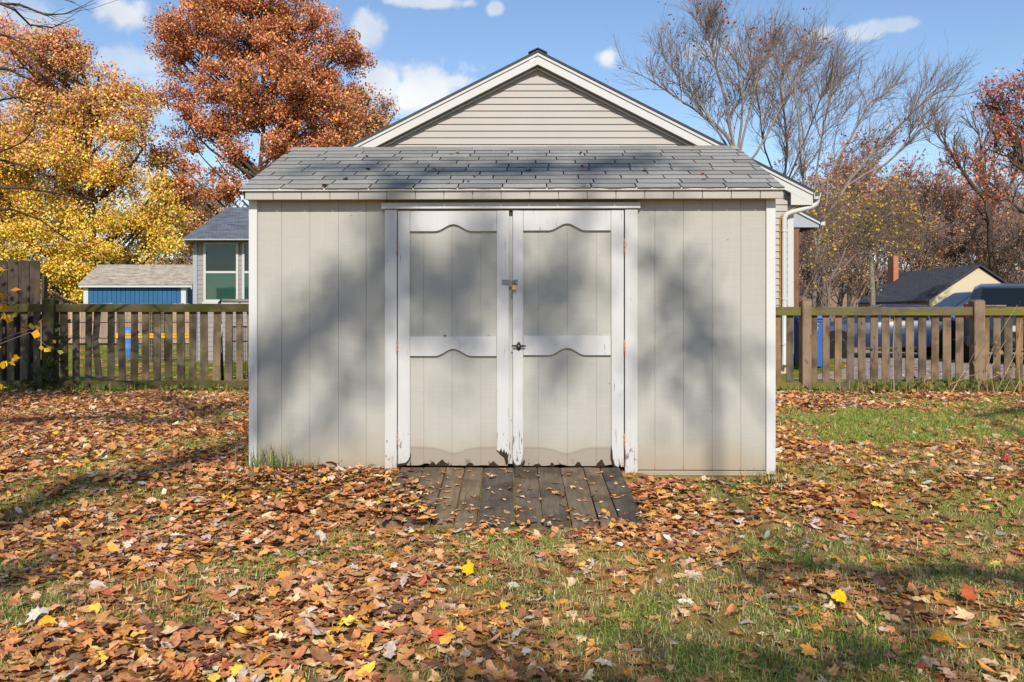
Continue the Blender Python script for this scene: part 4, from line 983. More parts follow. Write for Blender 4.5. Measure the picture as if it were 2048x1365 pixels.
def crown_tree(name, label, cat, base, trunk_top, ells, n_cl, n_lf, lsize, colfn, bark, seed, r0=.22, group=None, spread=.5, low=0.0, fork=False):
    rs = np.random.default_rng(seed); base = np.array(base, float); top = np.array(trunk_top, float)
    t = thing(name, label, cat, base, 0, group)
    segs = []; K = 9; tr = []
    for i in range(K+1):
        f = i/K; p = base+(top-base)*f; p[:2] += rs.normal(0, .07, 2)*(0 < i)*f*1.4
        tr.append(p)
    segs += chain(tr, r0, r0*.25)
    segs[0] = (segs[0][0], segs[0][1], r0*1.35, segs[0][3])
    tr = np.array(tr); H = top[2]-base[2]
    nodes = [p for p in tr[2:]]; nrad = [r0*(1-.75*i/K) for i in range(2, K+1)]
    def at_h(z):
        f = np.clip((z-base[2])/H, .12, 1)*K; i = int(min(K-1, math.floor(f))); return tr[i]+(tr[i+1]-tr[i])*(f-i)
    def curve(a, b_, n, bow, ra, rb):
        m = (a+b_)/2; m = m+np.array([rs.normal(0, .12), rs.normal(0, .12), bow])*np.linalg.norm(b_-a)
        pts = [(1-s)**2*a+2*s*(1-s)*m+s*s*b_ for s in np.linspace(0, 1, n+1)]
        return pts, chain(pts, ra, rb)
    for e in ells:
        for q in range(4):
            c = np.array(e[:3])+rs.normal(0, .35, 3)*np.array(e[3:6]); h = np.linalg.norm(c[:2]-tr[-1][:2])
            a = at_h(c[2]-.75*h-.25); pts, sg = curve(a, c, 6, -.10, r0*.42, r0*.12); segs += sg
            nodes += pts[1:]; nrad += list(np.linspace(r0*.4, r0*.12, len(pts)-1))
    nodes = np.array(nodes); w = np.array([e[3]*e[4]*e[5]*(e[6] if len(e) > 6 else 1) for e in ells]); w /= w.sum()
    Ls, Cs, Ss = [], [], []
    for k in range(n_cl):
        e = ells[rs.choice(len(ells), p=w)]; d = rs.normal(size=3); d /= np.linalg.norm(d); rr = rs.random()**(1/2.4)*rs.uniform(.8, 1.16)
        c = np.array(e[:3])+d*rr*np.array(e[3:6])
        if c[2] < low: continue
        dist = np.linalg.norm(nodes-c, axis=1)+np.maximum(0, nodes[:, 2]-c[2])*1.0; a = nodes[dist.argmin()]
        pts, sg = curve(a, c, 4, -.06, .028, .010); segs += sg
        m = max(4, int(n_lf*rs.uniform(.4, 1.5))); sc = spread*rs.uniform(.7, 1.25)
        off = rs.normal(0, 1, (m, 3))*np.array([sc, sc, sc*.62]); off *= np.minimum(1, 2.0*sc/np.maximum(.01, np.linalg.norm(off, axis=1)))[:, None]
        tips = c+off; Ls.append(tips); Cs.append(colfn(rs, tips)*rs.normal(1, .10)); Ss.append(lsize*rs.uniform(.6, 1.3, m))
        for q in range(5):
            j = rs.integers(m); segs.append((tuple(pts[rs.integers(2, 5)]), tuple(tips[j]), .007, .003))
    shift = lambda s: (tuple(np.array(s[0])-base), tuple(np.array(s[1])-base), s[2], s[3])
    link('trunk', seg_mesh('trunk', [shift(s) for s in segs]), bark, t)
    V, Fa, cc = leaf_cards(np.concatenate(Ls)-base, np.concatenate(Ss), np.concatenate(Cs), rs, .35)
    link('crown', np_mesh('crown', V, Fa, cc), M_leafy, t)
    return t
def px_ell(px, py, Y, rx, ry, dy=None, w=1.0, depth=None):
    p = P(px, py, Y); k = Y/F; return (p.x, p.y, p.z, rx*k, (depth if depth else max(rx, ry)*.8*k), ry*k, w)

# A: yellow to orange maple on the left
YA = 39.0
def colA(rs, p):
    y = HY-(p[:, 2]-CAMZ)/p[:, 1]*F; t = np.clip((y-60)/400+rs.normal(0, .13, len(p)), 0, 1)[:, None]
    hi = pal(rs, len(p), [(240, 164, 124), (232, 138, 104), (240, 190, 124), (220, 180, 110), (214, 108, 104)], [3, 2, 2, 2, 1])
    lo = pal(rs, len(p), [(252, 212, 70), (244, 188, 56), (226, 196, 84), (246, 222, 130), (232, 156, 70)], [4, 3, 2, 1.5, 1])
    pick = rs.random((len(p), 1)) < t
    return np.where(pick, lo, hi)
crown_tree('maple_tree', 'tall maple turning yellow and orange behind the blue shed', 'tree', (*P(195, 0, YA)[:2], -.3), P(170, 150, YA),
           [px_ell(80, 190, YA, 120, 110), px_ell(200, 250, YA, 95, 120), px_ell(90, 330, YA, 150, 110), px_ell(230, 380, YA, 100, 90), px_ell(80, 470, YA, 160, 100), px_ell(240, 490, YA, 120, 80),
            px_ell(60, 110, YA, 55, 50), px_ell(150, 130, YA, 55, 50), px_ell(250, 190, YA, 35, 60), px_ell(160, 560, YA, 150, 50), px_ell(-90, 340, YA, 120, 220), px_ell(330, 450, YA, 50, 60), px_ell(275, 290, YA, 55, 70), px_ell(110, 95, YA, 80, 38), px_ell(10, 100, YA, 70, 60), px_ell(200, 170, YA, 60, 50), px_ell(300, 380, YA, 50, 60)],
           620, 260, .105, colA, M_barkd, 21, .24, spread=.37, low=.6)
# B: big rust coloured oak
YB = 42.0
def colB(rs, p):
    return pal(rs, len(p), [(206, 122, 80), (222, 150, 92), (194, 112, 94), (234, 172, 84), (176, 104, 80), (226, 168, 136)], [4, 3.5, 2, 2.4, 1.6, 1.6], .32)*np.where((p[:, 2:3] < 6.5) & (rs.random((len(p), 1)) < .35), np.array([[1.15, 1.5, .9]]), 1.0)
crown_tree('oak_tree', 'large rust red tree towering left of the house gable', 'tree', (*P(515, 0, YB)[:2], -.3), P(530, 60, YB),
           [px_ell(470, 60, YB, 150, 80), px_ell(620, 110, YB, 95, 80), px_ell(380, 110, YB, 80, 70), px_ell(540, 190, YB, 170, 90), px_ell(380, 210, YB, 75, 45), px_ell(670, 200, YB, 60, 70),
            px_ell(350, 310, YB, 60, 55), px_ell(430, 260, YB, 80, 45), px_ell(600, 280, YB, 120, 50), px_ell(390, 390, YB, 70, 50), px_ell(460, 380, YB, 40, 70), px_ell(530, -10, YB, 120, 50), px_ell(560, 330, YB, 60, 40), px_ell(340, 70, YB, 40, 35), px_ell(410, 460, YB, 75, 45), px_ell(340, 400, YB, 45, 50), px_ell(470, 320, YB, 50, 40), px_ell(440, 10, YB, 90, 40), px_ell(640, 60, YB, 70, 50), px_ell(690, 120, YB, 40, 45)],
           560, 240, .108, colB, M_barkd, 33, .20, spread=.31, low=1.5)
YC = 50.0
def colC(rs, p):
    return pal(rs, len(p), [(214, 160, 104), (190, 130, 96), (226, 180, 108), (170, 122, 102)], [3, 2, 2, 2], .22)
crown_tree('brown_tree', 'thinner golden brown tree right of the rust red tree', 'tree', (*P(715, 0, YC)[:2], -.3), P(720, 200, YC),
           [px_ell(715, 230, YC, 55, 50), px_ell(740, 270, YC, 45, 40), px_ell(690, 290, YC, 60, 50), px_ell(770, 215, YC, 28, 25, w=.35)],
           130, 120, .14, colC, M_barkd, 35, .2, spread=.45)

# bare and half bare trees
def limb_tree(name, label, cat, Y, stems, seed, bark, lean=(0.25, 0, .75), counts=(12, 7, 5), lens=(2.6, 1.2, .55), rad=(.045, .018, .008), r0=.16, leaves=None, group=None, start=.25, ydev=1.2):
    rs = np.random.default_rng(seed); segs = []; fine_segs = []; lean = np.array(lean, float); tips = []
    b0 = P(stems[0][0][0], stems[0][0][1], Y); base = np.array([b0.x, b0.y, -.4])
    t = thing(name, label, cat, base, 0, group)
    def grow(p, d, L, r, lev):
        n = (4, 3, 2)[lev] if lev < 3 else 2; pts = [p]; d = d/np.linalg.norm(d)
        for i in range(n):
            d = d+rs.normal(0, .11, 3)+lean*.10; d /= np.linalg.norm(d); p = p+d*L/n; pts.append(p)
        (segs if lev == 0 else fine_segs).extend(chain(pts, r, r*.45))
        if lev >= len(counts)-1:
            tips.append(pts[-1]); tips.append(pts[-2]); return
        for k in range(max(2, int(counts[lev+1]*rs.uniform(.7, 1.3)))):
            f = rs.uniform(.2, 1)*n; i = int(min(n-1, math.floor(f))); q = pts[i]+(pts[i+1]-pts[i])*(f-i)
            dd = (pts[i+1]-pts[i]); dd = dd/np.linalg.norm(dd); side = np.cross(dd, rs.normal(size=3)); side /= np.linalg.norm(side)
            grow(q, dd*.8+side*rs.uniform(.5, .9)+lean*.25, lens[lev+1]*rs.uniform(.55, 1.3), rad[lev+1]*rs.uniform(.8, 1.2), lev+1)
    for si, stm in enumerate(stems):
        dev = rs.normal(0, ydev) if si else 0.0
        pts = []
        for k, q in enumerate(stm):
            f = k/(len(stm)-1); yy = Y+dev*f; v = P(q[0], q[1], yy); pts.append(np.array(v))
        if si == 0: pts[0] = base
        fine = []
        for a, b_ in zip(pts[:-1], pts[1:]):
            for f in (0, .5): fine.append(a+(b_-a)*f+(rs.normal(0, .05, 3) if f else 0))
        fine.append(pts[-1]); rr = r0 if si == 0 else r0*.6
        segs.extend(chain(fine, rr, .03))
        tot = len(fine)-1; Ltot = sum(np.linalg.norm(fine[i+1]-fine[i]) for i in range(tot))
        for k in range(int(counts[0]*max(.5, min(1.6, Ltot/7)))):
            f = (start+(1-start)*rs.random()**.8)*tot; i = int(min(tot-1, math.floor(f))); q = fine[i]+(fine[i+1]-fine[i])*(f-i)
            dd = fine[i+1]-fine[i]; dd /= np.linalg.norm(dd); side = np.cross(dd, rs.normal(size=3)); side /= np.linalg.norm(side)
            grow(q, dd*.75+side*rs.uniform(.4, .9)+lean*.35, lens[0]*rs.uniform(.5, 1.25)*(1.1-.5*f/tot), rad[0]*rs.uniform(.7, 1.2), 0)
    sh = lambda s: (tuple(np.array(s[0])-base), tuple(np.array(s[1])-base), s[2], s[3])
    thick = [sh(s) for s in segs]; thin = [sh(s) for s in fine_segs]
    link('trunk', seg_mesh('trunk', thick), bark, t)
    if thin: link('twigs', seg_mesh('twigs', thin), M_barkr, t)
    if leaves:
        frac, size, cols, wts, zmax = leaves
        tp = np.array(tips); keep = (rs.random(len(tp)) < frac) & (tp[:, 2] < zmax)
        tp = tp[keep]
        if len(tp):
            tp = np.repeat(tp, 4, 0)+rs.normal(0, .14, (len(tp)*4, 3))
            V, Fa, cc = leaf_cards(tp-base, size*rs.uniform(.6, 1.3, len(tp)), pal(rs, len(tp), cols, wts, .25), rs, .3)
            link('crown', np_mesh('crown', V, Fa, cc), M_leafy, t)
    return t
limb_tree('bare_tree', 'tall bare tree fanning out right of the house gable', 'tree', 38, [
    [(1478, 627), (1480, 400), (1470, 300), (1452, 200), (1425, 100), (1415, 65)], [(1475, 330), (1500, 220), (1525, 130), (1545, 90)], [(1472, 310), (1420, 240), (1370, 170), (1330, 120)],
    [(1474, 330), (1440, 270), (1390, 220), (1300, 160)], [(1476, 300), (1485, 200), (1478, 120)], [(1478, 350), (1540, 260), (1590, 160), (1620, 110)]], 51, M_barkg,
    lean=(.08, 0, .9), counts=(23, 8, 4), lens=(2.3, 1.2, .65), rad=(.024, .011, .0055), r0=.10, leaves=(.02, .12, [(170, 100, 60)], [1], 99))
limb_tree('bare_tree', 'bare grey tree with limbs sweeping up to the right', 'tree', 31, [
    [(1628, 627), (1632, 520), (1648, 440), (1700, 360), (1760, 290), (1830, 220), (1875, 185)], [(1634, 500), (1625, 400), (1640, 300), (1660, 200), (1668, 135)], [(1645, 445), (1655, 360), (1700, 280), (1740, 205), (1790, 170)],
    [(1640, 470), (1610, 380), (1600, 290), (1590, 190), (1600, 150)], [(1690, 375), (1770, 330), (1840, 260), (1880, 240)]], 52, M_barkg,
    lean=(.34, 0, .75), counts=(17, 8, 4), lens=(2.0, 1.0, .55), r0=.075, rad=(.018, .009, .0045), leaves=(.05, .11, [(176, 84, 70), (150, 70, 64), (196, 120, 60)], [2, 2, 1], 8.0))
limb_tree('bare_tree', 'slender bare tree hiding behind the porch roof', 'tree', 45, [
    [(1560, 627), (1565, 420), (1575, 300), (1560, 170), (1570, 130)], [(1568, 380), (1610, 280), (1640, 200), (1665, 150)], [(1566, 400), (1530, 300), (1520, 220), (1500, 150)]], 53, M_barkd,
    lean=(.2, 0, .75), counts=(20, 9, 5), lens=(2.4, 1.2, .6), rad=(.026, .012, .006), r0=.09, leaves=(.05, .15, [(170, 78, 80), (184, 92, 70)], [2, 1], 9.5))
limb_tree('bare_tree', 'low brushy tree with yellow green leaves beside the porch', 'tree', 27, [
    [(1655, 640), (1660, 560), (1690, 500), (1740, 450), (1790, 420)], [(1657, 590), (1640, 520), (1660, 450), (1690, 420)], [(1660, 560), (1710, 510), (1770, 500), (1800, 450)], [(1658, 600), (1625, 560), (1612, 500), (1620, 440)]], 54, M_barkr,
    lean=(.35, 0, .35), counts=(24, 9, 5), lens=(1.5, .8, .4), r0=.045, rad=(.014, .007, .004), leaves=(.09, .085, [(190, 158, 62), (150, 140, 60), (206, 150, 60)], [3, 2, 1], 99), ydev=.8)
limb_tree('half_bare_tree', 'tree with sparse orange leaves and a straight dark trunk behind the far house', 'tree', 80, [
    [(1992, 600), (1980, 480), (1972, 400), (1962, 320), (1955, 250)], [(1972, 400), (1930, 350), (1890, 290), (1868, 260)], [(1970, 390), (1985, 330), (1990, 270)], [(1975, 420), (2020, 370), (2040, 330)]], 55, M_barkd,
    lean=(0, 0, .8), counts=(13, 8, 4), lens=(3.6, 1.8, .9), rad=(.07, .03, .015), r0=.36, leaves=(.26, .20, [(222, 124, 84), (196, 100, 62), (220, 150, 100)], [3, 2, 1], 16.5), ydev=2)
limb_tree('half_bare_tree', 'tree with red orange leaves cut by the right photo edge', 'tree', 48, [
    [(2085, 620), (2080, 450), (2075, 320), (2060, 220), (2050, 170)], [(2080, 400), (2040, 320), (2010, 250), (2000, 215)], [(2078, 360), (2030, 330), (2000, 300)], [(2082, 440), (2040, 420), (1995, 380)], [(2080, 350), (2120, 280), (2130, 200)]], 56, M_barkd,
    lean=(-.1, 0, .5), counts=(14, 8, 5), lens=(2.0, 1.0, .5), rad=(.05, .02, .01), r0=.22, leaves=(.22, .15, [(220, 124, 88), (196, 100, 88), (230, 150, 96), (170, 100, 92)], [3, 2, 1, 2], 99), ydev=1.5)
# woodland belt: each tree its own
rb_ = random.Random(9)
belt = [(1590, 88, 380), (1650, 64, 400), (1700, 92, 360), (1745, 70, 410), (1790, 96, 372), (1830, 84, 395), (1870, 100, 400), (1905, 88, 420), (1950, 110, 410), (2015, 96, 400), (2045, 90, 440), (2090, 100, 400), (1720, 110, 330), (1850, 112, 370),
        (40, 70, 330), (300, 75, 330), (430, 68, 420), (360, 60, 400), (140, 72, 400)]
BLAB = ['reddish bare woodland tree %s in the thicket']
where = ['just right of the porch roof', 'above the brushy yellow tree', 'above the left end of the far house', 'over the brick chimney', 'right of the brick chimney', 'over the far house roof slope', 'left of the cream gable peak', 'above the cream gable', 'left of the straight dark trunk', 'right of the straight dark trunk', 'above the dark suv',
         'at the right photo edge', 'tallest above the far roof', 'deepest behind the cream gable', 'behind the left maple', 'between maple and rust tree', 'behind the grey wing roof', 'behind the blue shed', 'behind the maple trunk']
for i, (px, Y, top) in enumerate(belt):
    rr = rb_; st = [[(px, 620), (px+rr.uniform(-6, 10), 520), (px+rr.uniform(-5, 20), (620+top)/2), (px+rr.uniform(0, 25), top+30), (px+rr.uniform(0, 30), top)]]
    mid = (520+top)/2
    for s in range(3): st.append([(px+6, mid+rr.uniform(0, 70)), (px+rr.uniform(-40, 50), mid-20), (px+rr.uniform(-55, 70), top+rr.uniform(15, 60))])
    cols = ([(196, 128, 96), (180, 104, 88), (206, 150, 104)], [3, 2, 2]) if px > 1000 else ([(196, 140, 60), (170, 110, 60), (150, 110, 84)], [2, 2, 2])
    sc = Y/60
    limb_tree('woodland_tree', 'distant leafless tree %s' % where[i], 'tree', Y, st, 100+i, M_barkr if i % 3 else M_barkg, lean=(.15, 0, .55), counts=(11, 6, 3), lens=(2.5*sc, 1.3*sc, .7*sc), rad=(.06, .030, .019), r0=.20*sc,
              leaves=(.26, .17*sc, *cols, 99), group='distant woodland behind the houses', start=.12, ydev=2)

thick = [(1600, 40, 450, 'beside the downspout'), (1650, 52, 430, 'left of the brushy yellow tree'), (1705, 46, 440, 'left of the brick chimney'), (1760, 78, 420, 'behind the brick chimney'), (1800, 84, 440, 'behind the far roof'), (1850, 82, 430, 'behind the roof ridge'), (1900, 86, 440, 'behind the cream gable peak'), (1945, 90, 430, 'left of the straight dark trunk'),
         (2010, 82, 430, 'right of the cream gable'), (2050, 76, 440, 'at the right photo edge'), (1680, 84, 420, 'far behind the brushy tree'), (1730, 90, 410, 'far left of the chimney'), (1990, 94, 420, 'behind the straight dark trunk'), (1630, 90, 420, 'far behind the bare grey tree'), (1870, 96, 420, 'deep behind the far house'), (1565, 60, 440, 'behind the porch'),
         (110, 62, 480, 'behind the tall board fence'), (260, 60, 480, 'behind the blue shed roof'), (360, 58, 470, 'left of the grey wing'), (420, 64, 440, 'behind the wing roof')]
for i, (px, Y, top, w) in enumerate(thick):
    rr = rb_; sc = Y/60; st = [[(px, 627), (px+rr.uniform(-8, 8), 560), (px+rr.uniform(-12, 16), (600+top)/2), (px+rr.uniform(-12, 22), top)]]
    for s_ in range(5): st.append([(px+rr.uniform(-8, 8), 618), (px+rr.uniform(-30, 34), 560), (px+rr.uniform(-46, 50), rr.uniform(460, 520)), (px+rr.uniform(-55, 62), top+rr.uniform(0, 70))])
    cols = ([(176, 136, 104), (190, 150, 96), (196, 120, 88), (150, 110, 90)], [3, 2, 1.5, 2]) if px > 1000 else ([(206, 160, 80), (180, 130, 80)], [2, 2])
    limb_tree('thicket_shrub', 'brown twiggy thicket shrub ' + w, 'shrub', Y, st, 200+i, M_barkr, lean=(.12, 0, .35), counts=(9, 5, 3), lens=(2.0*sc, 1.1*sc, .6*sc), rad=(.038*sc, .020*sc, .013*sc), r0=.07*sc,
              leaves=(.25, .13*sc, *cols, 99), group='twiggy thicket behind the houses', start=.02, ydev=2)

# wooded rise closing the horizon
hx_ = np.linspace(-190, 190, 240); hh = 5.5+3.0*vn1(hx_*.05+3, hx_*0+1)+2.2*vn2(hx_*.23, hx_*0+4)+1.2*vn3(hx_*.9, hx_*0+2); rows = [(118, -1.5, 0), (124, .55, 0), (130, .85, .6), (140, 1.0, 0), (170, .2, 0)]
HV = np.concatenate([np.stack([hx_, np.full_like(hx_, y)+vn3(hx_*.4, hx_*0+k)*3, hh*f if f > 0 else np.full_like(hx_, -1.5)], 1) for k, (y, f, _) in enumerate(rows)]); nh = len(hx_)
q_ = (np.arange(len(rows)-1)[:, None]*nh+np.arange(nh-1)[None]).ravel()
M_hill = m_plain('bare_woodland', lin(128, 108, 94), 1.0, 0.35, 1.5, spec=0.0, bmp=1.0)
tag(link('hills', np_mesh('hills', HV, np.stack([q_, q_+1, q_+nh+1, q_+nh], 1), smooth=True), M_hill), 'low brown wooded rise on the horizon', None, None, 'structure')

# ------------------------------------------------------------------ tree behind the camera whose shadow falls on shed and lawn
def shadow_pt(px, py, plane, t):
    if plane == 'shed': q = P(px, py, 5.86)
    elif plane == 'roof': q = P(px, py, 6.4)
    elif plane == 'fence': q = P(px, py, 11.8)
    else:
        zg = -0.14 if py > 960 else 0.0
        Y = F*(CAMZ-zg)/(py-HY); q = P(px, py, Y)
    return np.array(q+SUN*t)
def shade_tree(name, label, base, hub, paths, seed, t0, leaf=.11, lpc=17):
    """limbs laid along sun rays through the patches they shade; every limb springs from an earlier one"""
    rs = np.random.default_rng(seed); segs = []; Ls = []; done = [np.array(h) for h in [shadow_pt(*hub, t0)]]
    base = np.array(base, float); top = done[0]
    trunk = [base+(top-base)*f+np.array([.25*math.sin(f*5), 0, 0])*f*(1-f) for f in np.linspace(0, 1, 9)]; segs += chain(trunk, .30, .14); done += trunk[6:]
    for pl, r, dens, pts in paths:
        t = t0+rs.uniform(-.8, .8); w = [shadow_pt(a, b_, pl, t) for a, b_ in pts]; fine = []
        for a, b_ in zip(w[:-1], w[1:]):
            n = max(2, int(np.linalg.norm(b_-a)/.16))
            for f in np.linspace(0, 1, n+1)[:-1]: fine.append(a+(b_-a)*f+rs.normal(0, .025, 3))
        fine.append(w[-1]); D_ = np.array([[np.linalg.norm(p-q) for q in done] for p in fine]); ip, iq = np.unravel_index(D_.argmin(), D_.shape)
        if D_[ip, iq] > .05: segs += chain([done[iq], (done[iq]+fine[ip])/2-np.array([0, 0, .05]), fine[ip]], max(.03, r*.6), r*.7)
        segs += chain(fine, r, r*.55); done += fine
        for q in fine:
            m = int(lpc*dens*rs.uniform(.4, 1.6))
            if m: Ls.append(q+rs.normal(0, 1, (m, 3))*np.array([.085, .26, .085]))
    th = thing(name, label, 'tree', base)
    sh = lambda s: (tuple(np.array(s[0])-base), tuple(np.array(s[1])-base), s[2], s[3])
    link('trunk', seg_mesh('trunk', [sh(s) for s in segs]), M_barkd, th)
    L = np.concatenate(Ls); V, Fa, cc = leaf_cards(L-base, leaf*rs.uniform(.7, 1.3, len(L)), pal(rs, len(L), [(190, 120, 60), (160, 90, 50)], [1, 1]), rs, .3)
    link('crown', np_mesh('crown', V, Fa, cc), M_leafy, th)
shade_tree('shade_tree', 'tall half bare tree standing behind the viewpoint on the left, shading the shed', (-5.6, -15.0, -.2), (-500, 1180, 'lawn'), [
    ('lawn', .085, 1.0, [(-500, 1180), (-200, 1110), (0, 1050), (160, 1000), (330, 945), (496, 885)]),
    ('shed', .10, 1.5, [(497, 735), (560, 700), (620, 660), (700, 592), (755, 520), (790, 450)]),
    ('shed', .04, .7, [(755, 520), (752, 640), (720, 730)]), ('shed', .045, .7, [(620, 660), (570, 760), (520, 840), (500, 880)]), ('shed', .03, .35, [(690, 760), (640, 830), (600, 900)]),
    ('shed', .06, 1.3, [(790, 470), (830, 590), (880, 580), (925, 535), (985, 505)]), ('shed', .04, .6, [(890, 580), (915, 640), (950, 690)]),
    ('shed', .05, .9, [(985, 505), (1060, 600), (1105, 595), (1145, 560)]), ('shed', .04, .5, [(1090, 780), (1115, 700), (1170, 630)]),
    ('roof', .09, 1.5, [(860, 372), (980, 362), (1060, 342), (1130, 356), (1210, 348)]), ('roof', .05, .9, [(600, 345), (690, 332), (770, 350)]), ('roof', .05, .8, [(1180, 312), (1260, 318), (1340, 312)]),
    ('lawn', .05, .6, [(330, 800), (420, 830), (500, 805)]), ('lawn', .09, 1.0, [(-120, 850), (80, 850), (250, 840), (330, 850)]), ('lawn', .06, .8, [(-60, 1180), (60, 1130), (180, 1090)]),
    ('lawn', .09, 1.8, [(-160, 800), (0, 795), (110, 790)]), ('fence', .07, 1.8, [(-140, 760), (-20, 700), (60, 650), (85, 590)]), ('fence', .07, 1.8, [(-100, 650), (0, 740), (90, 760)]), ('fence', .05, .8, [(110, 640), (200, 660), (300, 700), (420, 660)]), ('fence', .04, .6, [(150, 740), (260, 720), (380, 745)]),
], 71, 22.0)
shade_tree('shade_tree', 'half bare tree behind the viewpoint on the right, shading wall and lawn', (6.2, -11.0, -.2), (2500, 1180, 'lawn'), [
    ('lawn', .10, .5, [(2500, 1180), (2200, 1160), (1900, 1140), (1780, 1150), (1620, 1120), (1500, 1150)]), ('lawn', .06, .7, [(1960, 835), (2060, 822), (2200, 815)]), ('lawn', .06, .8, [(1900, 1310), (1700, 1330), (1500, 1320), (1300, 1350)]),
    ('lawn', .06, 1.0, [(1240, 1350), (1100, 1358), (1000, 1345), (880, 1362)]),
    ('shed', .055, .8, [(1425, 685), (1395, 635), (1340, 565), (1275, 505)]), ('shed', .03, .15, [(1425, 685), (1500, 760), (1545, 850)]), ('shed', .035, .45, [(1290, 720), (1350, 690), (1400, 700)]),
], 73, 18.0)
# tree just outside the frame on the left: twigs reach into view, unseen leaves added
TB = np.array([-6.6, 8.3, -.1])
def near_tree():
    rs = np.random.default_rng(81); segs = []; Y = 8.2
    t = thing('bare_tree', 'tree at the left edge, thin twigs crossing the sky, unseen leaves added for shade', 'tree', TB)
    tr = [TB, TB+np.array([.05, 0, 1.5]), TB+np.array([-.05, .05, 3.0]), TB+np.array([.15, 0, 4.6]), TB+np.array([.3, 0, 5.6])]; segs += chain(tr, .11, .05)
    runs = [([(-40, -10), (30, 20), (60, 50), (105, 55), (150, 38)], 2), ([(-60, 5), (40, 10), (90, 30), (130, 28), (160, 15)], 2), ([(-30, 60), (20, 75), (50, 90), (60, 105)], 2), ([(-50, -40), (40, -5), (90, -10), (150, 5)], 2),
            ([(-60, 330), (10, 300), (45, 285), (70, 255)], 1), ([(-60, 372), (60, 378), (130, 390), (200, 402)], 0), ([(-40, 310), (40, 330), (90, 352), (150, 400)], 1), ([(-60, 430), (20, 418), (80, 440), (120, 470)], 0), ([(-50, 130), (20, 140), (70, 165), (90, 160)], 1), ([(-50, 210), (30, 195), (90, 205)], 1)]
    for pts, k in runs:
        w = [np.array(P(a, b_, Y+rs.uniform(-.2, .2))) for a, b_ in pts]; anch = min(tr, key=lambda q: abs(q[2]-(w[0][2]-.5)))
        allp = [np.array(anch)]+w; segs += chain(allp, .020, .0035)
        for q in range(12):
            i = rs.integers(1, len(allp)-1); f = rs.random(); a = allp[i]+(allp[i+1]-allp[i])*f; d = allp[i+1]-allp[i]; d /= np.linalg.norm(d)
            d = d+rs.normal(0, .35, 3); L = rs.uniform(.12, .45); m = a+d*L*.5; e = m+(d+rs.normal(0, .2, 3))*L*.5; segs += chain([a, m, e], .0035, .0018)
    link('trunk', seg_mesh('trunk', [(tuple(np.array(s[0])-TB), tuple(np.array(s[1])-TB), s[2], s[3]) for s in segs]), M_barkd, t)
    # unseen leaf mass added out of frame to shade the left fence
    L = np.concatenate([TB+np.array([rs.uniform(-1.1, .55), rs.normal(0, .35), rs.uniform(1.3, 3.7)])+rs.normal(0, .22, (90, 3)) for _ in range(34)])
    V, Fa, cc = leaf_cards(L-TB, .08*rs.uniform(.7, 1.3, len(L)), pal(rs, len(L), [(210, 160, 50), (180, 120, 50)], [1, 1]), rs, .3)
    link('crown', np_mesh('crown', V, Fa, cc), M_leafy, t)
near_tree()

# ------------------------------------------------------------------ shrubs, weeds, vines
M_leafs = m_leaf('shrub_leaf', trans=0.3)
def sprig(name, label, cat, Y, runs, seed, cols, wts, lsize, nleaf, stem=.006, bark=None, group=None, base=None):
    rs = np.random.default_rng(seed); segs = []; L = []
    b0 = np.array(base if base is not None else P(runs[0][0][0], runs[0][0][1], Y)); b0[2] = float(gz(b0[0], b0[1]))-.02
    t = thing(name, label, cat, b0)
    for pts in runs:
        w = [np.array(P(a, b_, Y+rs.uniform(-.15, .15))) for a, b_ in pts]; segs += chain(w, stem, stem*.35)
        for i in range(nleaf):
            k = rs.integers(max(1, len(w)//2), len(w)); f = rs.random(); q = w[k-1]+(w[k]-w[k-1])*f; L.append(q+rs.normal(0, .045, 3))
    link('stem', seg_mesh('stem', [(tuple(np.array(s[0])-b0), tuple(np.array(s[1])-b0), s[2], s[3]) for s in segs]), bark or M_barkg, t)['kind'] = 'stuff'
    if L:
        L = np.array(L); V, Fa, cc = leaf_cards(L-b0, lsize*rs.uniform(.6, 1.4, len(L)), pal(rs, len(L), cols, wts), rs, .2); link('foliage', np_mesh('foliage', V, Fa, cc), M_leafs, t)
    return t
sprig('sapling', 'young sapling with yellow leaves arching in front of the tall fence', 'sapling', 9.6, [
    [(-60, 800), (-40, 700), (20, 672), (70, 656), (105, 640)], [(-60, 820), (-20, 740), (30, 722), (45, 714)], [(-60, 800), (-50, 640), (0, 610), (20, 585)], [(-60, 790), (-45, 660), (-5, 560), (5, 545)], [(-30, 700), (60, 665), (90, 690), (125, 702)], [(-60, 830), (-20, 790), (5, 770)], [(-60, 780), (-30, 640), (10, 630), (25, 640)]],
    91, [(222, 178, 40), (206, 140, 40), (150, 146, 50), (216, 120, 44)], [4, 2, 2, 1], .085, 9, .005)
sprig('ivy', 'green ivy climbing the mossy fence post on the left', 'ivy', 11.6, [[(108, 790), (118, 720), (122, 680), (118, 640)], [(112, 790), (126, 740), (118, 700), (126, 670)], [(96, 795), (84, 770), (92, 750), (75, 735)], [(60, 800), (70, 770), (40, 760)], [(110, 780), (96, 740), (104, 700)]], 92, [(52, 66, 34), (80, 90, 44), (110, 104, 50)], [3, 2, 1], .07, 24, .004, M_barkd)
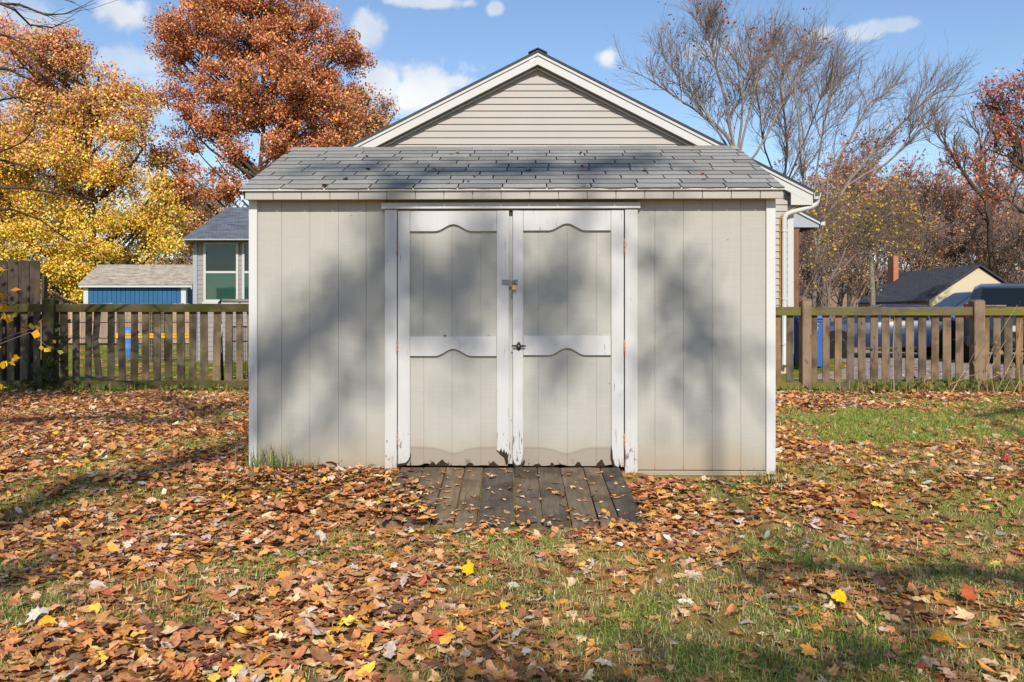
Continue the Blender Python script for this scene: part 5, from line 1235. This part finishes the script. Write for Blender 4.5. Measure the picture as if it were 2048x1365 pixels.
sprig('bramble', 'leafless tan bramble canes in front of the right fence end', 'bramble', 11.2, [[(1975, 800), (1972, 740), (1988, 690), (2010, 650), (2035, 610)], [(1985, 800), (2010, 750), (2030, 710), (2036, 690)], [(2000, 800), (2030, 740), (2060, 700)], [(1900, 790), (1930, 740), (1952, 700), (1968, 680)], [(1990, 795), (1980, 740), (2000, 700), (2012, 680)], [(2020, 800), (2040, 760), (2070, 745)], [(1960, 790), (1975, 760), (2010, 745), (2040, 742)], [(1900, 770), (1940, 752), (1980, 745)], [(1788, 790), (1786, 700), (1789, 640), (1787, 625)], [(2040, 790), (2036, 700), (2042, 640)]],
      93, [(120, 116, 60), (160, 130, 70)], [1, 1], .05, 3, .007, m_bark('tan_cane', lin(140, 112, 82), lin(196, 168, 130)))
def tuft(name, label, loc, n, h, rad, cols, wts, seed, group=None, leafy=0):
    rs = np.random.default_rng(seed); loc = np.array([loc[0], loc[1], float(gz(loc[0], loc[1]))-.01]); t = thing(name, label, 'weeds', loc, 0, group)
    b = np.stack([rs.normal(0, rad, n), rs.normal(0, rad*.5, n), np.zeros(n)], 1); V, Fa, cc = blades(b, h*rs.uniform(.4, 1.2, n), .006, pal(rs, n, cols, wts), rs, .5)
    link('blades', np_mesh('blades', V, Fa, cc), M_grass, t)['kind'] = 'stuff'
    if leafy:
        L = np.stack([rs.normal(0, rad, leafy), rs.normal(0, rad*.5, leafy), rs.uniform(.02, h*.7, leafy)], 1); V, Fa, cc = leaf_cards(L, .06*rs.uniform(.6, 1.4, leafy), pal(rs, leafy, [(72, 98, 40), (120, 126, 50), (170, 120, 60)], [3, 2, 1]), rs, -.2)
        link('foliage', np_mesh('foliage', V, Fa, cc), M_leafs, t)
def blades(b, h, w, col, rs, bend=.6):
    n = len(b); a = rs.uniform(0, 2*np.pi, n); d = np.stack([np.cos(a), np.sin(a), np.zeros(n)], 1); s = np.stack([-np.sin(a), np.cos(a), np.zeros(n)], 1)
    hh = h[:, None]; k = rs.uniform(.1, 1, (n, 1))*bend; up = np.array([[0, 0, 1.]]); w = np.broadcast_to(np.asarray(w), (n,))[:, None]
    p1 = b+up*hh*.6+d*hh*k*.35; p2 = b+up*hh*(1-.35*k)+d*hh*k
    v = np.stack([b-s*w*.5, b+s*w*.5, p1+s*w*.4, p1-s*w*.4, p2], 1).reshape(-1, 3); q = np.arange(n)[:, None]*5
    f = np.concatenate([q+np.array([[0, 1, 2]]), q+np.array([[0, 2, 3]]), q+np.array([[3, 2, 4]])], 0)
    return v, f, np.repeat(col, 5, 0)
M_grass = m_leaf('grass_blade', trans=0.25, rough=0.6)
GREEN = [(112, 130, 54), (134, 150, 66), (78, 100, 40), (186, 170, 106)]; STRAW = [(196, 176, 122), (176, 150, 96), (150, 150, 74)]
wl = [(1660, 'at the foot of the right fence near its first post'), (1740, 'under the fourth picket gap of the right fence'), (1815, 'below the middle of the right fence'), (1880, 'left of the right fence post'), (1950, 'around the right fence post'), (2020, 'under the bramble canes'), (1590, 'behind the shed corner on the right')]
for i, (px, w) in enumerate(wl): tuft('weed_clump', 'green and straw weeds ' + w, (fx(px), FY-.12-.06*(i % 3)), 150, (.14, .24, .17)[i % 3] if px < 1850 else .30, .26, GREEN+STRAW, [1, 1, 3, 1, 1.5, 2, 2], 300+i, 'weeds along the right fence', 60 if px > 1700 else 20)
wl = [(250, 'below the blue barrel'), (360, 'below the middle of the left fence'), (450, 'beside the leaning pole'), (150, 'below the broken picket'), (60, 'at the foot of the tall fence')]
for i, (px, w) in enumerate(wl): tuft('weed_clump', 'small dark weeds ' + w, (fx(px), FY-.15), 110, .17, .18, GREEN+STRAW, [1, 1, 3, .5, .7, 1, 1], 320+i, 'weeds along the left fence', 26)
wl = [(545, 940, 'at the left foot of the shed wall', .16), (600, 942, 'under the second siding board', .09), (1545, 955, 'at the right corner trim of the shed', .10), (470, 965, 'left of the shed corner', .07)]
for i, (px, py, w, h) in enumerate(wl):
    Y = F*CAMZ/(py-HY); tuft('weed_clump', 'grass tuft growing ' + w, ((px-CX)/F*Y, min(Y, 5.80)), 90, h*1.5, .09, GREEN+STRAW, [2, 3, 2, .5, 1, 1, 1], 340+i, 'grass tufts around the shed')

# ------------------------------------------------------------------ fallen leaves and grass
def leaf_shape(kind, seed):
    r = random.Random(seed)
    if kind == 'maple':
        an = [-90, -62, -40, -22, -8, 12, 28, 44, 60, 74, 90]; ra = [.34, .42, .66, .54, .76, .94, .60, .66, .88, .70, 1.06]
        pts = [(ra[i]*math.cos(R(a)), ra[i]*math.sin(R(a))) for i, a in enumerate(an)]
        pts = [(x, y) for x, y in pts] + [(-x, y) for x, y in pts[-2:0:-1]]
    elif kind == 'oval':
        pts = [(.42*math.sin(t)*(1+.10*math.cos(5*t)), -.95*math.cos(t)) for t in np.linspace(0, 2*math.pi, 13)[:-1]]
    else:      # oak-like lobes
        pts = []
        for t in np.linspace(0, 2*math.pi, 17)[:-1]: pts.append(((.42+.16*math.cos(6*t))*math.sin(t), -.98*math.cos(t)))
    pts = np.array(pts)*np.array([r.uniform(.85, 1.15), 1.0])
    pts = pts*np.array([[r.uniform(.82, 1.12)] for _ in pts])
    n = len(pts); inner = pts*.5
    V = np.concatenate([[[0, 0]], inner, pts]); cx, cy, tw = r.uniform(-.55, .6), r.uniform(-.4, .5), r.uniform(-.3, .3)
    z = cx*V[:, 0]**2+cy*V[:, 1]**2*.7+tw*V[:, 0]*V[:, 1]+.10*np.abs(V[:, 0])+np.array([r.uniform(-.09, .09) for _ in range(len(V))])
    V = np.concatenate([V, z[:, None]], 1)*.5
    Fa = []
    for i in range(n):
        j = (i+1) % n; Fa.append((0, 1+i, 1+j)); Fa.append((1+i, 1+n+i, 1+n+j)); Fa.append((1+i, 1+n+j, 1+j))
    # stalk
    b = len(V); y0 = pts[:, 1].min()*.5
    V = np.concatenate([V, [[-.008, y0*.9, z[0]*.5], [.008, y0*.9, z[0]*.5], [r.uniform(-.1, .1), y0-.35, r.uniform(0, .2)]]]); Fa.append((b, b+1, b+2))
    return V, np.array(Fa)
kinds = ['maple']*5+['oval']*3+['oak']*3
SHP = [leaf_shape(k, 500+i) for i, k in enumerate(kinds)]
def cheap(V, Fa):      # the same leaf without its inner ring, for those farther off
    n = (len(V)-4)//2; k = np.concatenate([[0], np.arange(1+n, 1+2*n)]); i = np.arange(n); return V[k], np.stack([np.zeros(n, int), 1+i, 1+(i+1) % n], 1)
LCOL = [(226, 168, 114), (212, 146, 92), (234, 192, 146), (194, 134, 88), (226, 206, 182), (160, 112, 78), (226, 156, 74), (242, 196, 80), (190, 100, 76), (122, 88, 70), (206, 184, 164)]
LWT = [5, 6, 3.2, 5, 1.1, 4, 4, .7, .5, 2.5, 1.2]
rs = np.random.default_rng(99)
def in_shed(x, y): return (np.abs(x) < 1.86) & (y > 5.80) & (y < 8.32)
def on_ramp(x, y): return (x > -.80) & (x < .79) & (y > 4.86) & (y <= 5.83)
def xf(V, pos_, rotz, tilt, tdir, s):
    n = len(pos_); ca, sa = np.cos(rotz), np.sin(rotz)
    v = np.broadcast_to(V, (n, *V.shape)).copy()*s[:, None, None]
    x = v[..., 0]*ca[:, None]-v[..., 1]*sa[:, None]; y = v[..., 0]*sa[:, None]+v[..., 1]*ca[:, None]; z = v[..., 2]
    # tilt about a horizontal axis at angle tdir
    ax_, ay_ = np.cos(tdir)[:, None], np.sin(tdir)[:, None]; c, s_ = np.cos(tilt)[:, None], np.sin(tilt)[:, None]
    dot = x*ax_+y*ay_; crx, cry, crz = ay_*z, -ax_*z, ax_*y-ay_*x
    X = x*c+crx*s_+ax_*dot*(1-c); Y = y*c+cry*s_+ay_*dot*(1-c); Z = z*c+crz*s_
    out = np.stack([X, Y, Z], -1)
    zmin = out[..., 2].min(1); out[..., 2] -= (zmin*.75)[:, None]
    return out+pos_[:, None, :]
N = 86000
yy = 2.5+9.3*rs.random(N)**.80; xx = (rs.random(N)*2-1)*(.63*yy+.3)
dens = leaf_density(xx, yy)
prob = dens*np.clip(.50+.5*(yy/6), .5, 1.0)
keep = (rs.random(N) < prob) & ~in_shed(xx, yy)
rm = on_ramp(xx, yy); rz_at = lambda y: Zt+(Zb-Zt)*(Yt-y)/(Yt-Yb)
cover = np.where(xx < -.35-.9*(yy-5.4)*0-(.0), np.clip((5.75-yy)/.5, 0, 1)*(xx < -.42-.35*(yy-4.9)), 0)
keep &= ~rm | (rs.random(N) < .14+.86*cover+.35*(yy < 5.0))
xx, yy, dens = xx[keep], yy[keep], dens[keep]; n = len(xx); rm = on_ramp(xx, yy); cov = np.where(xx < -.42-.35*(yy-4.9), 1, 0)*rm
pile = dens**2*.035*rs.random(n)+.004
hp_ = np.exp(-((yy-5.45)/.35)**2)*(np.abs(xx) < 1.95)*(~rm)*np.where(xx > .75, .35, 1)
pile += hp_*.055*rs.random(n)
zz = np.where(rm, rz_at(yy)+.004+cov*.05*rs.random(n), gz(xx, yy)+pile)
size = rs.uniform(.042, .092, n)*np.where(rs.random(n) < .12, 1.25, 1)*np.where(rm & (cov == 0), .7, 1)
col = pal(rs, n, LCOL, LWT, .16); kind = rs.integers(0, len(SHP), n)
tilt_ = np.abs(rs.normal(0, .30, n)).clip(0, 1.0)*np.where(rm, .5, 1); rot_, td_ = rs.uniform(0, 2*np.pi, n), rs.uniform(0, 2*np.pi, n)
# the leaves that show largest are objects of their own
ppx = CX+xx/yy*F; ppy = HY-(zz-CAMZ)/yy*F
inside = (ppx > 5) & (ppx < 2043) & (ppy > 640) & (ppy < 1360)
score = np.where(inside, size/yy, 0); big = np.argsort(-score)[:280]; isbig = np.zeros(n, bool); isbig[big] = True
M_litter = m_leaf('fallen_leaf', trans=0.12, rough=0.75); M_leafo = m_leaf('fallen_leaf_single', trans=0.12, rough=0.75, objcol=True)
Vs, Fs, Cs, o0 = [], [], [], 0
for k, (V, Fa), far in [(k, s_, False) for k, s_ in enumerate(SHP)]+[(k, cheap(*s_), True) for k, s_ in enumerate(SHP)]:
    m = (kind == k) & ~isbig & ((yy > 3.7) == far); c = int(m.sum())
    if not c: continue
    W = xf(V, np.stack([xx[m], yy[m], zz[m]], 1), rot_[m], tilt_[m], td_[m], size[m]).reshape(-1, 3)
    Fk = (Fa[None]+(np.arange(c)*len(V))[:, None, None]).reshape(-1, 3)+o0
    Vs.append(W); Fs.append(Fk); Cs.append(np.repeat(col[m], len(V), 0)); o0 += len(W)
litter = link('leaf_litter', np_mesh('leaf_litter', np.concatenate(Vs), np.concatenate(Fs), np.concatenate(Cs)), M_litter)
tag(litter, 'brown and orange fallen leaves covering the yard', None, None, 'stuff')
LM = []
for k, (V, Fa) in enumerate(SHP):
    me = np_mesh('leaf', V, Fa, smooth=False); me.materials.append(M_leafo); LM.append(me)
def leaf_obj(k, p, s, rot, tl, tdd, c, label=None):
    o = bpy.data.objects.new('leaf', LM[k]); C.objects.link(o); o.parent = ground
    rm_ = Matrix.Rotation(tl, 4, Vector((math.cos(tdd), math.sin(tdd), 0))) @ Matrix.Rotation(rot, 4, 'Z')
    zmin = min((rm_ @ Vector(v*s)).z for v in SHP[k][0]); o.matrix_basis = Matrix.Translation(Vector(p)-Vector((0, 0, zmin*.75))) @ rm_ @ Matrix.Diagonal((s, s, s, 1))
    o.color = (*c, 1)
    if label: o['label'] = label
    return o
for i in big: leaf_obj(int(kind[i]), (xx[i], yy[i], zz[i]), float(size[i]), float(rot_[i]), float(tilt_[i]), float(td_[i]), col[i])
for (px, py, s, c, tl, lab) in [(452, 1028, .095, (240, 190, 24), .7, 'bright yellow leaf on the left lawn'), (940, 1150, .095, (240, 184, 10), 1.0, 'bright yellow curled leaf in the centre foreground'), (1682, 1208, .09, (238, 196, 20), 1.2, 'upright yellow leaf on the right lawn'), (1005, 1215, .05, (222, 184, 24), .9, None),
                                (1940, 1195, .10, (190, 96, 56), .9, 'orange red leaf at the right'), (95, 1250, .10, (226, 178, 50), .5, None), (1886, 1283, .10, (206, 140, 40), .4, None), (2015, 948, .085, (168, 62, 46), .6, 'red leaf on the right lawn'), (75, 1240, .11, (214, 210, 186), .4, None), (875, 1275, .09, (214, 90, 60), .4, None),
                                (570, 1160, .08, (230, 150, 60), .8, None), (110, 880, .08, (236, 190, 30), .5, None), (140, 770, .08, (230, 180, 40), .8, None), (940, 1328, .0, (0, 0, 0), 0, None), (1210, 1040, .06, (230, 180, 40), .4, None), (1620, 1300, .08, (210, 150, 70), .5, None)]:
    if s == 0: continue
    zg = -.14 if py > 990 else (0.0 if py < 900 else -.08); Y = F*(CAMZ-zg)/(py-HY); X = (px-CX)/F*Y
    leaf_obj(rng.integers(0, 5), (X, Y, float(gz(X, Y))+.03), s, rng.uniform(0, 6.28), tl, rng.uniform(-.4, .4), lin(*c), lab)
# leaves lying on roof, rail and ramp ends
def shed_leaf(lx, ly, lz, s, c, k=6, tl=.3):
    p = shed.matrix_basis @ Vector((lx, ly, lz)); o = leaf_obj(k, p, s, rng.uniform(0, 6.28), tl, rng.uniform(0, 6), lin(*c)); o.parent = shed; o.matrix_basis = shed.matrix_basis.inverted() @ o.matrix_basis; return o
for i in range(20):
    f = rng.random()**1.6; lx = rng.uniform(-1.7, 1.8); q = ee+sd*(f*SL*.95+.02)+sn*.016
    shed_leaf(lx, q.y, q.z, rng.uniform(.03, .06), [(180, 110, 70), (150, 80, 60), (196, 140, 90), (120, 90, 70), (206, 90, 60)][i % 5], int(rng.integers(0, 11)), .45)
for px, s in ((893, .05), (980, .03), (1205, .03)): shed_leaf(sx(px), -.001, sz(672.5), s, (140, 84, 56), 5, .2)

# grass blades where the leaves leave room
N = 620000
gy = 2.5+9.2*rs.random(N)**.85; gx_ = (rs.random(N)*2-1)*(.63*gy+.3)
gd = leaf_density(gx_, gy); cl = vn2(gx_*2.3+7, gy*2.3+2)*.6+vn3(gx_*6+1, gy*6+8)*.4
pr_ = np.clip(1.02-gd, .03, 1)*(.25+1.3*sm(cl, .30, .65)); kp = (rs.random(N) < pr_) & ~in_shed(gx_, gy) & ~on_ramp(gx_, gy)
gx_, gy, cl, gd = gx_[kp], gy[kp], cl[kp], gd[kp]; n = len(gx_)
gp_f = sm(gx_, 2.4, 3.2)*sm(gy, 6.8, 7.6)
gsel = rs.random(n) < np.clip(.25+.5*sm(cl, .42, .68)+.5*gp_f+.12*sm(gy, 4.2, 3.0)*sm(gx_, -.2, 1), 0, .92)
gc = np.where(gsel[:, None], pal(rs, n, [(132, 152, 62), (160, 178, 76), (100, 130, 50), (186, 190, 96)], [3, 3, 2, 1.8]), pal(rs, n, [(212, 192, 136), (192, 166, 112), (222, 206, 158), (164, 142, 92)], [3, 3, 1.2, 1.6]))
gh = rs.uniform(.014, .050, n)*(1+.25*(gy > 7)); gw = .0020+.00040*gy
near = gy < 4.2; V, Fa, cc = blades(np.stack([gx_, gy, gz(gx_, gy)-.003], 1)[near], gh[near], gw[near], gc[near], rs, 1.7)
ff = ~near; m_ = int(ff.sum()); b3 = np.stack([gx_, gy, gz(gx_, gy)-.003], 1)[ff]; a3 = rs.uniform(0, 2*np.pi, m_); s3 = np.stack([np.cos(a3), np.sin(a3), 0*a3], 1)*gw[ff][:, None]*.75
t3 = b3+np.stack([rs.normal(0, .55, m_)*gh[ff], rs.normal(0, .55, m_)*gh[ff], gh[ff]*rs.uniform(.4, 1, m_)], 1); v3 = np.stack([b3-s3, b3+s3, t3], 1).reshape(-1, 3)
Fa = np.concatenate([Fa, np.arange(m_*3).reshape(-1, 3)+len(V)]); V = np.concatenate([V, v3]); cc = np.concatenate([cc, np.repeat(gc[ff], 3, 0)])
tag(link('grass', np_mesh('grass', V, Fa, cc), M_grass), 'short green and straw coloured grass between the leaves', None, None, 'stuff')
# leaves beyond the fence, too far to tell apart
N = 5200; fy = 12.3+16*rs.random(N)**1.3; fxx = np.where(rs.random(N) < .5, rs.uniform(-13, -3.5, N), rs.uniform(4.6, 15, N))*np.clip(fy/14, 1, 1.7)
L = np.stack([fxx, fy, np.full(N, .03)], 1); V, Fa, cc = leaf_cards(L, rs.uniform(.08, .15, N), pal(rs, N, LCOL, LWT), rs, 0)
V[:, 2] = .022+np.abs(V[:, 2]-.03)*.35
tag(link('far_leaf_litter', np_mesh('far_leaf_litter', V, Fa, cc), M_litter), 'fallen leaves scattered beyond the fences', None, None, 'stuff')
